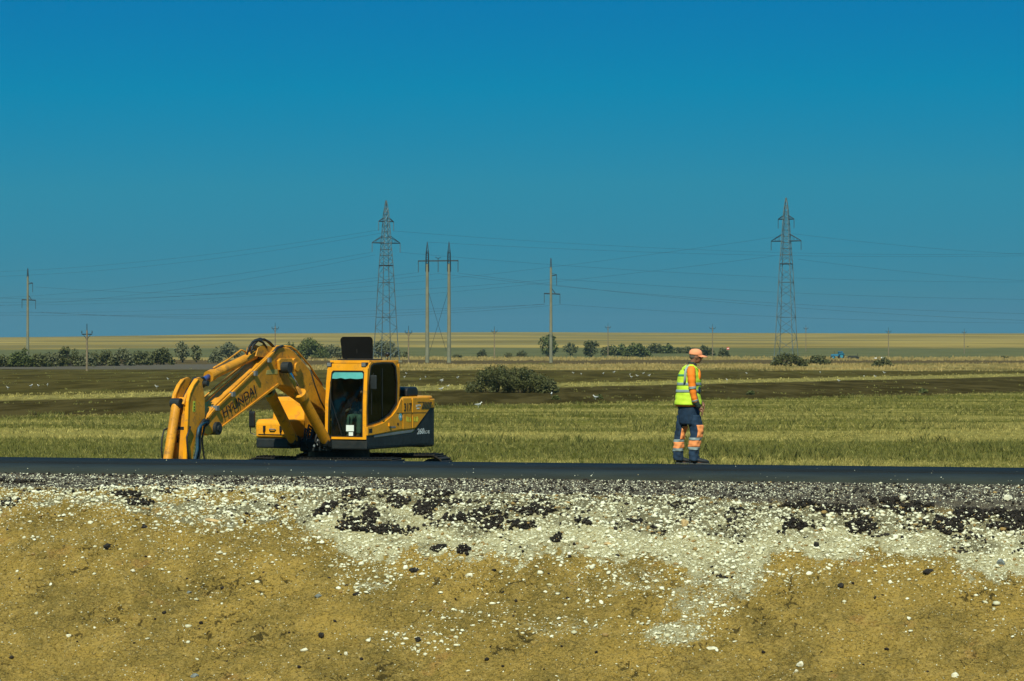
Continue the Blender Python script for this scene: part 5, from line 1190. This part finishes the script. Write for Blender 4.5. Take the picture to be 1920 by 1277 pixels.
# hoses and fittings around the boom foot
rh = random.Random(4)
for k in range(9):
    y = -.42 + k * .09; x0 = rh.uniform(.7, 1.1)
    MB().tube([(.3, y, 1.3), (x0, y + rh.uniform(-.05, .05), 1.45 + rh.uniform(0, .25)), (x0 + .15, y, 1.25), (x0 + .05, y + .04, 1.1)], .022, 6).build('foot_hose', M_HOSE, EX, smooth=True)
for k in range(7):
    x, y, z = 1.02 + rh.uniform(0, .06), rh.uniform(-.35, .3), rh.uniform(1.12, 1.3)
    MB().tube([(x, y, z), (x + .06, y + .03, z + .02)], .028, 7).build('fitting', M_LAMP, EX)
b = MB(); 
for y in (-.30, .24): b.prism([(-.2, 1.28), (.9, 1.28), (.55, 2.05), (.2, 2.1)], y, y + .06)
b.box(.85, .98, -.45, .32, 1.05, 1.32); b.build('boom_bracket', M_DK, EX)
# dug earth around the bucket hole
# ------------------------------------------------------------------ the road worker (local: x forward = right in the photo, y away from the camera)
PD = 41.3; pc = P(1293, 869.6, PD); WK = empty('person', (pc.x, pc.y, pc.z), R(4))
tag(WK, 'man in orange cap, yellow hi-vis vest and navy trousers standing on the far road edge', 'person')
k_ = PD / F * 240 / 1277
def zx(a): return (a - 440) * k_
def zz(b): return (1228 - b) * k_
M_SKIN = mat('skin', (0.23, 0.105, 0.062), 0.55, var=0.06); M_VEST = mat('vest_yellow', (0.56, 0.78, 0.045), 0.7, var=0.06, scale=8)
M_SHIRT = mat('shirt_orange', (0.88, 0.22, 0.012), 0.75, var=0.07, scale=8); M_NAVY = mat('trouser_navy', (0.011, 0.031, 0.066), 0.85, var=0.25, scale=9)
M_KNEE = mat('knee_orange', (0.88, 0.31, 0.10), 0.75, var=0.07, scale=9); M_REFL = mat('reflective_tape', (0.26, 0.33, 0.34), 0.5, var=0.1)
M_CAP = mat('cap_orange', (0.86, 0.33, 0.16), 0.8, var=0.06, scale=9); M_SHOE = mat('shoe_black', (0.012, 0.016, 0.022), 0.6); M_SOLE = mat('shoe_sole', (0.05, 0.06, 0.065), 0.7)
M_COLLAR = mat('collar_dark', (0.02, 0.035, 0.03), 0.85); M_HAIR = mat('hair_grey', (0.10, 0.085, 0.07), 0.9); M_PRINT = mat('vest_print', (0.06, 0.25, 0.12), 0.8)

def skin_mesh(name, chains, m, parent, sub=2):
    """chains: lists of (x, y, z, rx, ry); a chain that starts on a point already laid joins it"""
    me = bpy.data.meshes.new(name); vs = []; es = []; rad = []; idx = {}
    def vid(p):
        key = tuple(round(c, 4) for c in p[:3])
        if key not in idx: idx[key] = len(vs); vs.append(p[:3]); rad.append((p[3], p[4] if len(p) > 4 else p[3]))
        return idx[key]
    for ch in chains:
        for a, b in zip(ch[:-1], ch[1:]): es.append((vid(a), vid(b)))
    me.from_pydata(vs, es, []); o = bpy.data.objects.new(name, me); COL.objects.link(o)
    md = o.modifiers.new('s', 'SKIN'); md.use_smooth_shade = True
    for i, r in enumerate(rad): me.skin_vertices[0].data[i].radius = r; me.skin_vertices[0].data[i].use_root = (i == 0)
    sb = o.modifiers.new('u', 'SUBSURF'); sb.levels = sub; sb.render_levels = sub
    bpy.context.view_layer.update()
    m2 = bpy.data.meshes.new_from_object(o.evaluated_get(bpy.context.evaluated_depsgraph_get())); bpy.data.objects.remove(o)
    return link(name, m2, m, parent, smooth=True)
pel = (zx(430), 0, zz(690), .10, .15)
ch = []
nk = (zx(470), 0, zz(235), .058, .058); sh = (zx(455), 0, zz(285), .09, .12)
ch.append([pel, (zx(435), 0, zz(560), .10, .14), (zx(445), 0, zz(420), .115, .155), (zx(452), 0, zz(330), .11, .16), sh, nk, (zx(487), 0, zz(200), .060, .060), (zx(500), 0, zz(168), .090, .074), (zx(505), 0, zz(135), .088, .074)])
hipn, hipf = (zx(458), -.09, zz(760), .062), (zx(410), .09, zz(760), .075)
kn, kf = (zx(500), -.10, zz(940), .048), (zx(355), .10, zz(950), .048)
an, af = (zx(482), -.10, zz(1170), .045), (zx(350), .10, zz(1175), .045)
for hp_, kk, aa in ((hipn, kn, an), (hipf, kf, af)):
    ch.append([pel, hp_, kk, ((kk[0] + aa[0]) / 2 - .01, kk[1], (kk[2] + aa[2]) / 2, .055), aa, (aa[0] + .05, aa[1], .035, .04, .034), (aa[0] + .16, aa[1], .03, .035, .024)])
shn, shf = (zx(440), -.17, zz(295), .062), (zx(462), .17, zz(295), .062)
eln, elf = (zx(452), -.235, zz(480), .046), (zx(480), .225, zz(480), .046)
wn_, wf = (zx(512), -.215, zz(650), .030, .026), (zx(560), .20, zz(610), .030, .026)
for s0, e0, w0_, sgn in ((shn, eln, wn_, -1), (shf, elf, wf, 1)):
    palm = (w0_[0] + .030, w0_[1], w0_[2] - .045, .026, .038) if sgn < 0 else (w0_[0] + .04, w0_[1], w0_[2] - .03, .026, .038)
    kn_ = (palm[0] + .016, palm[1], palm[2] - .030, .020, .038)
    ch.append([sh, s0, e0, w0_, palm, kn_])
    for i, (yo, ln) in enumerate([(-.030, .062), (-.010, .074), (.011, .069), (.030, .054)]):
        b0 = (kn_[0] + .004, kn_[1] + yo, kn_[2] - .010, .0088)
        b1 = (b0[0] + .010, b0[1] + yo * .06, b0[2] - ln * .50, .0080); b2 = (b1[0] - .004, b1[1], b1[2] - ln * .32, .0074); b3 = (b2[0] - .012, b2[1], b2[2] - ln * .22, .0066)
        ch.append([kn_, b0, b1, b2, b3])
    t0 = (palm[0] + .022, palm[1] + .026 * sgn, palm[2] + .004, .012); ch.append([palm, t0, (t0[0] + .018, t0[1] + .008 * sgn, t0[2] - .028, .0105), (t0[0] + .022, t0[1] + .006 * sgn, t0[2] - .052, .0085)])
body = skin_mesh('body', ch, M_SKIN, WK)
# face, ears, hair, cap
hc = Vector((zx(503), 0, zz(158)))
f = MB(); f.loft([[Vector((hc.x + x, y * w, hc.z + z)) for x, y in ((.0, -1), (.6 * dx, -.7), (dx, -.22), (dx + .0, .22), (.6 * dx, .7), (0, 1))] for z, dx, w in ((-.105, .050, .045), (-.085, .078, .056), (-.062, .086, .062), (-.040, .092, .066), (-.01, .094, .070), (.02, .096, .071), (.05, .092, .070))])
f.build('face', M_SKIN, body, smooth=True)
n_ = MB(); n_.loft([[Vector((hc.x + .085, -.009, hc.z + .012)), Vector((hc.x + .102, 0, hc.z + .010)), Vector((hc.x + .085, .009, hc.z + .012))], [Vector((hc.x + .085, -.017, hc.z - .022)), Vector((hc.x + .124, 0, hc.z - .020)), Vector((hc.x + .085, .017, hc.z - .022))], [Vector((hc.x + .082, -.012, hc.z - .034)), Vector((hc.x + .100, 0, hc.z - .036)), Vector((hc.x + .082, .012, hc.z - .034))]]); n_.build('nose', M_SKIN, body, smooth=True)
M_LIP = mat('lips', (0.20, 0.07, 0.05), 0.5); M_EYE = mat('eye', (0.02, 0.015, 0.012), 0.3)
MB().sphere((hc.x + .088, 0, hc.z - .055), .012, .024, .008, 10, 6).build('mouth', M_LIP, body, smooth=True)
for y in (-.030, .030):
    MB().sphere((hc.x + .084, y, hc.z + .014), .010, .012, .007, 8, 6).build('eye', M_EYE, body, smooth=True)
for y in (-.074, .074): MB().sphere((hc.x - .005, y, hc.z - .008), .020, .009, .032, 10, 8).build('ear', M_SKIN, body, smooth=True)
h_ = MB(); h_.sphere((hc.x - .030, 0, hc.z + .0), .078, .076, .058, 14, 8); h_.build('hair', M_HAIR, WK, smooth=True)
cp_ = MB(); rings = []
for t, (rx, ry, z, ox) in enumerate([(.106, .086, .022, .0), (.110, .089, .036, .0), (.108, .088, .062, .0), (.094, .078, .094, -.002), (.066, .056, .116, -.004), (.028, .024, .125, -.004)]):
    rings.append([Vector((hc.x - .004 + ox + rx * math.cos(a * math.pi / 10), ry * math.sin(a * math.pi / 10), hc.z + z - .010 * math.cos(a * math.pi / 10) * (1 if t < 2 else 0))) for a in range(20)])
cp_.loft(rings); cap_ = cp_.build('cap', M_CAP, WK, smooth=True)
br = MB(); top = []; bot = []
for i in range(9):
    a = -math.pi / 2 + math.pi * i / 8; q = abs(math.sin(a))
    top.append([Vector((hc.x + .085 * math.cos(a) * 1.0 + .01, .080 * math.sin(a), hc.z + .030 - .012 * q)), Vector((hc.x + .085 + .105 * math.cos(a) ** .8 if math.cos(a) > 0 else hc.x + .085, .078 * math.sin(a), hc.z + .012 - .018 * q - .010 * math.cos(a)))])
vs = [v for t in top for v in t] + [v - Vector((0, 0, .006)) for t in top for v in t]; n = len(top) * 2
fs = [(2 * i, 2 * i + 1, 2 * i + 3, 2 * i + 2) for i in range(8)] + [(n + 2 * i, n + 2 * i + 2, n + 2 * i + 3, n + 2 * i + 1) for i in range(8)] + [(2 * i + 1, n + 2 * i + 1, n + 2 * i + 3, 2 * i + 3) for i in range(8)]
br.add(vs, fs).build('cap_peak', M_CAP, cap_, smooth=True)

# cloth tubes: rings through key sections (z, centre x, half depth x, centre y, half width y)
def cloth(keys, zs, off=0.0, n=28, wr=0.006, ph=0.0, fold=7.0, half=None):
    K = np.array(keys); K = K[np.argsort(K[:, 0])]; rings = []
    for z in zs:
        cx, rx, cy, ry = [float(np.interp(z, K[:, 0], K[:, i])) for i in (1, 2, 3, 4)]; ring_ = []
        for j in range(n):
            a = 2 * math.pi * j / n; w = wr * (math.sin(3 * a + z * fold * 3 + ph) * .6 + math.sin(5 * a - z * fold * 7 + ph * 2) * .5 + math.sin(2 * a + z * fold * 11) * .5)
            e = 1.0 + 0.06 * math.cos(4 * a)
            ring_.append(Vector((cx + (rx + off + w) * math.cos(a) * e, cy + (ry + off + w) * math.sin(a) * e, z)))
        rings.append(ring_)
    return rings
def zs_(a, b, n): return [a + (b - a) * i / (n - 1) for i in range(n)]
def E(zy, x0, x1, cy, ry): return (zz(zy), (zx(x0) + zx(x1)) / 2, (zx(x1) - zx(x0)) / 2 * (.90 if abs(cy) > .05 else .95), cy, ry)
TOR = [E(232, 430, 505, 0, .085), E(250, 408, 512, 0, .125), E(270, 382, 520, 0, .175), E(300, 352, 535, 0, .195), E(340, 330, 548, 0, .20), E(400, 322, 553, 0, .20), E(450, 318, 548, 0, .195), E(520, 310, 540, 0, .19), E(580, 302, 552, 0, .20), E(640, 290, 560, 0, .205)]
MB().loft(cloth(TOR, zs_(zz(655), zz(230), 26), -.012, wr=.004)).build('shirt', M_SHIRT, WK, smooth=True)
vest = MB().loft(cloth(TOR, zs_(zz(640), zz(262), 30), .003, wr=.005, ph=1.0), cap=False)
# the vest is open down the chest: drop the faces round the breastbone
nr, nn = 30, 28; keep = []
for f_ in vest.f:
    i = f_[0] // nn; j = f_[0] % nn; a = 2 * math.pi * (j + .5) / nn; a = (a + math.pi) % (2 * math.pi) - math.pi; zc = (i + .5) / nr
    lim = .20 + .32 * max(0, zc - .45) if zc > .30 else .05
    if abs(a) > lim: keep.append(f_)
vest.f = keep; vo = vest.build('vest', M_VEST, WK, smooth=True); so_ = vo.modifiers.new('thick', 'SOLIDIFY'); so_.thickness = .006; so_.offset = 1
M_shoulder = MB()
for s_ in (-1, 1):   # straps over the shoulders
    M_shoulder = MB(); pts = [(zx(372), .10 * s_, zz(275)), (zx(400), .10 * s_, zz(252)), (zx(430), .09 * s_, zz(238)), (zx(465), .09 * s_, zz(240)), (zx(500), .09 * s_, zz(262)), (zx(518), .09 * s_, zz(285))]
    M_shoulder.loft([[Vector(p) + Vector((0, y, h)) for y, h in ((-.055, -.012), (0, .006), (.055, -.018), (.05, -.03), (0, -.02), (-.05, -.025))] for p in pts]).build('shoulder_strap', M_VEST, vo, smooth=True)
def band(z0, z1, m, name, parent, keys=TOR, off=.012, cond=lambda a, zc: True, n=28, wr=.005, ph=1.0):
    r = cloth(keys, zs_(z0, z1, 4), off, n=n, wr=wr, ph=ph); b = MB().loft(r, cap=False); kp = []
    for f_ in b.f:
        j = f_[0] % n; a = 2 * math.pi * (j + .5) / n; a = (a + math.pi) % (2 * math.pi) - math.pi
        if cond(a, 0): kp.append(f_)
    b.f = kp; o = b.build(name, m, parent, smooth=True); q = o.modifiers.new('thick', 'SOLIDIFY'); q.thickness = .004; return o
band(zz(446), zz(418), M_REFL, 'reflective_band', vo, cond=lambda a, z: abs(a) > .3)
band(zz(514), zz(488), M_REFL, 'reflective_band', vo, cond=lambda a, z: abs(a) > .3)
for s_ in (-1, 1):
    pts = [LPt for LPt in [(zx(372), s_ * .168, zz(425)), (zx(378), s_ * .172, zz(370)), (zx(380), s_ * .172, zz(320)), (zx(388), s_ * .158, zz(285)), (zx(405), s_ * .125, zz(258)), (zx(425), s_ * .10, zz(240))]]
    MB().loft([[Vector(p) + Vector((dx, s_ * (.026 + abs(dx) * 0), 0)) for dx in (-.019, 0, .019)] + [Vector(p) + Vector((dx, s_ * .014, 0)) for dx in (.019, -.019)] for p in pts]).build('reflective_band', M_REFL, vo, smooth=True)
band(zz(356), zz(334), M_PRINT, 'back_print', vo, off=.011, cond=lambda a, z: a < -2.3 and a > -3.05)
MB().loft(cloth([E(212, 428, 490, 0, .065), E(232, 425, 505, 0, .078), E(248, 430, 520, 0, .085)], zs_(zz(246), zz(212), 5), .004, wr=.002)).build('collar', M_COLLAR, WK, smooth=True)
# sleeves
def limb(pts, m, name, parent, n=16, wr=.004, cap=True):
    P_ = [Vector(p[:3]) for p in pts]; R_ = [p[3] for p in pts]; S_ = []
    m_ = 5
    for i in range(len(P_) - 1):
        for k in range(m_): S_.append((P_[i].lerp(P_[i + 1], k / m_), R_[i] + (R_[i + 1] - R_[i]) * k / m_))
    S_.append((P_[-1], R_[-1])); b = MB()
    b.tube([p for p, r in S_], [r + wr * math.sin(i * 1.9) + wr * .6 * math.sin(i * 3.1) for i, (p, r) in enumerate(S_)], n); return b.build(name, m, parent, smooth=True)
slv = [(zx(446), -.15, zz(278), .060), (zx(438), -.205, zz(310), .072), (zx(440), -.225, zz(380), .066), (zx(447), -.238, zz(470), .056), (zx(462), -.238, zz(560), .048), (zx(480), -.232, zz(612), .043)]
sl = limb(slv, M_SHIRT, 'sleeve', WK)
limb([(zx(446), -.239, zz(455), .0625), (zx(449), -.240, zz(478), .060)], M_REFL, 'reflective_band', sl)
limb([(zx(470), -.236, zz(588), .052), (zx(474), -.235, zz(600), .050)], M_REFL, 'reflective_band', sl)
limb([(zx(480), -.232, zz(606), .047), (zx(497), -.226, zz(632), .045), (zx(515), -.216, zz(662), .041)], M_COLLAR, 'cuff', sl)
sl2 = limb([(zx(468), .14, zz(280), .060), (zx(484), .19, zz(320), .075), (zx(500), .215, zz(400), .068), (zx(505), .225, zz(480), .056), (zx(530), .215, zz(550), .048), (zx(548), .205, zz(590), .042)], M_SHIRT, 'sleeve', WK)
limb([(zx(548), .205, zz(590), .044), (zx(560), .20, zz(612), .040)], M_COLLAR, 'cuff', sl2)
# chest of the shirt bulging through the open vest
MB().sphere((zx(528), -.02, zz(350)), .038, .115, .115, 14, 10).build('shirt_front', M_SHIRT, WK, smooth=True)
MB().sphere((zx(520), 0, zz(480)), .045, .12, .14, 14, 10).build('shirt_front', M_NAVY, WK, smooth=True)
# trousers: waist, then each leg in its coloured lengths
MB().loft(cloth([E(632, 315, 552, 0, .170), E(700, 325, 545, 0, .185), E(780, 330, 545, 0, .175), E(850, 345, 540, 0, .15)], zs_(zz(835), zz(632), 12), 0, wr=.005, ph=.4)).build('trousers', M_NAVY, WK, smooth=True)
NEAR = [E(740, 375, 545, -.085, .098), E(800, 398, 555, -.09, .096), E(850, 420, 572, -.095, .092), E(900, 436, 577, -.10, .086), E(960, 432, 560, -.10, .082), E(980, 425, 545, -.10, .080), E(1050, 416, 540, -.10, .078), E(1100, 424, 527, -.10, .074), E(1160, 420, 528, -.10, .074), E(1196, 418, 534, -.10, .076)]
FAR = [E(740, 322, 470, .085, .098), E(800, 315, 450, .09, .094), E(850, 305, 428, .095, .09), E(900, 300, 414, .10, .084), E(950, 295, 405, .10, .08), E(1000, 291, 392, .10, .078), E(1050, 283, 392, .10, .076), E(1100, 280, 385, .10, .074), E(1160, 284, 392, .10, .074), E(1200, 288, 402, .10, .076)]
for nm, K_, ph in (('near', NEAR, 0.0), ('far', FAR, 2.0)):
    kz = (lambda a, b, c: zs_(zz(a), zz(b), c))
    full = MB().loft(cloth(K_, kz(1196, 742, 34), 0, n=24, wr=.008, ph=ph), cap=True).build('trouser_leg', M_NAVY, WK, smooth=True)
    r0, r1, r2, r3, r4 = (838, 965, 990, 1058, 1086) if nm == 'near' else (850, 985, 1012, 1076, 1104)
    r = cloth(K_, kz(r1, r0, 12), .005, n=24, wr=.008, ph=ph); b = MB().loft(r, cap=False); kp = []
    for f_ in b.f:
        j = f_[0] % 24; a = 2 * math.pi * (j + .5) / 24; a = (a + math.pi) % (2 * math.pi) - math.pi
        if abs(a + .10) < 1.55: kp.append(f_)
    b.f = kp; o = b.build('knee_patch', M_KNEE, full, smooth=True); q = o.modifiers.new('t', 'SOLIDIFY'); q.thickness = .004
    for a_, b_, m_, nn_ in ((r2, r1, M_REFL, 'reflective_band'), (r3, r2, M_KNEE, 'shin_panel'), (r4, r3, M_REFL, 'reflective_band')):
        o = MB().loft(cloth(K_, kz(a_, b_, 7), .005, n=24, wr=.008, ph=ph), cap=False).build(nn_, m_, full, smooth=True); q = o.modifiers.new('t', 'SOLIDIFY'); q.thickness = .004
def shoe(x0, x1, y, ztop, rz):
    Lf = x1 - x0; b = MB(); rings = []
    for t, w, h in ((0, .030, .065), (.06, .038, .095), (.22, .040, .105), (.40, .042, .095), (.58, .046, .078), (.78, .048, .064), (.92, .040, .050), (1.0, .020, .030)):
        rings.append([Vector((x0 + Lf * t, y + w * math.cos(a * math.pi / 6), .014 + max(0, h * .5 + h * .5 * math.sin(a * math.pi / 6)))) for a in range(12)])
    o = b.loft(rings).build('shoe', M_SHOE, WK, smooth=True)
    s = MB(); rings = []
    for t, w in ((-.01, .030), (.05, .040), (.3, .040), (.55, .048), (.8, .051), (.95, .040), (1.02, .020)): rings.append([Vector((x0 + Lf * t, y + w * c_, z)) for c_, z in ((-1, 0), (1, 0), (1, .020), (-1, .020))])
    s.loft(rings).build('sole', M_SOLE, o)
shoe(zx(428), zx(628), -.10, .1, 0); shoe(zx(312), zx(470), .10, .1, 0)

# ------------------------------------------------------------------ the operator in the cab
OP = empty('person', EX.matrix_basis @ Vector((.38, .88, 1.78)), EX.rotation_euler[2])
tag(OP, 'operator in dark clothes sitting behind the excavator windscreen, one forearm bare', 'person')
q = (0, 0, 0, .13, .15)
c_ = [[q, (.02, 0, .25, .12, .16), (.03, 0, .42, .10, .15), (.06, 0, .52, .05, .05), (.09, 0, .60, .075, .068), (.095, 0, .68, .075, .068)]]
M_OPC = mat('work_jacket', (0.018, 0.022, 0.028), 0.9); M_OPT = mat('work_trousers', (0.16, 0.17, 0.12), 0.9)
for s_ in (-1, 1):
    c_.append([(.03, 0, .42, .10, .15), (.05, .18 * s_, .40, .055), (.18, .24 * s_, .20, .045), (.40, .20 * s_, .22, .030), (.47, .19 * s_, .22, .028, .034)])
    for i in range(4): c_.append([(.47, .19 * s_, .22, .028, .034), (.50, (.19 - .02 + .014 * i) * s_, .215, .009), (.53, (.19 - .02 + .014 * i) * s_, .19, .008), (.52, (.19 - .02 + .014 * i) * s_, .17, .007)])
    c_.append([(.47, .19 * s_, .22, .028, .034), (.49, .15 * s_, .22, .010), (.51, .145 * s_, .20, .009)])
    c_.append([q, (.10, .10 * s_, -.01, .085), (.46, .13 * s_, .03, .065), (.50, .13 * s_, -.20, .05), (.52, .13 * s_, -.36, .045), (.62, .13 * s_, -.38, .03)])
ob = skin_mesh('body', c_, M_SKIN, OP)
MB().loft(cloth([(-.02, 0, .145, 0, .17), (.2, .02, .14, 0, .18), (.42, .03, .12, 0, .19), (.50, .05, .07, 0, .09)], zs_(-.06, .51, 14), 0, wr=.004)).build('jacket', M_OPC, OP, smooth=True)
for s_ in (-1, 1):
    limb([(.05, .15 * s_, .42, .065), (.08, .20 * s_, .34, .065), (.18, .245 * s_, .20, .056), (.26, .23 * s_, .20, .048)], M_OPC, 'sleeve', OP)
    limb([(.03, .09 * s_, .0, .105), (.25, .12 * s_, .03, .095), (.46, .13 * s_, .04, .08), (.50, .13 * s_, -.12, .068), (.52, .13 * s_, -.33, .062)], M_OPT, 'trouser_leg', OP)
MB().sphere((.08, 0, .70), .092, .082, .062, 14, 8).build('hair', M_HAIR, OP, smooth=True)
# ------------------------------------------------------------------ the hazy summer air
hz = MB(); hz.box(-2600, 2600, -120, 6200, -60, 75); hzm = bpy.data.materials.new('air_haze'); hzm.use_nodes = True
ht_ = hzm.node_tree; ht_.nodes.clear(); pv = ht_.nodes.new('ShaderNodeVolumePrincipled'); om = ht_.nodes.new('ShaderNodeOutputMaterial')
pv.inputs['Color'].default_value = (0.50, 0.76, 0.82, 1); pv.inputs['Density'].default_value = 0.00009; pv.inputs['Anisotropy'].default_value = 0.2
ht_.links.new(pv.outputs[0], om.inputs['Volume']); ho = hz.build('haze', hzm); tag(ho, kind='stuff')
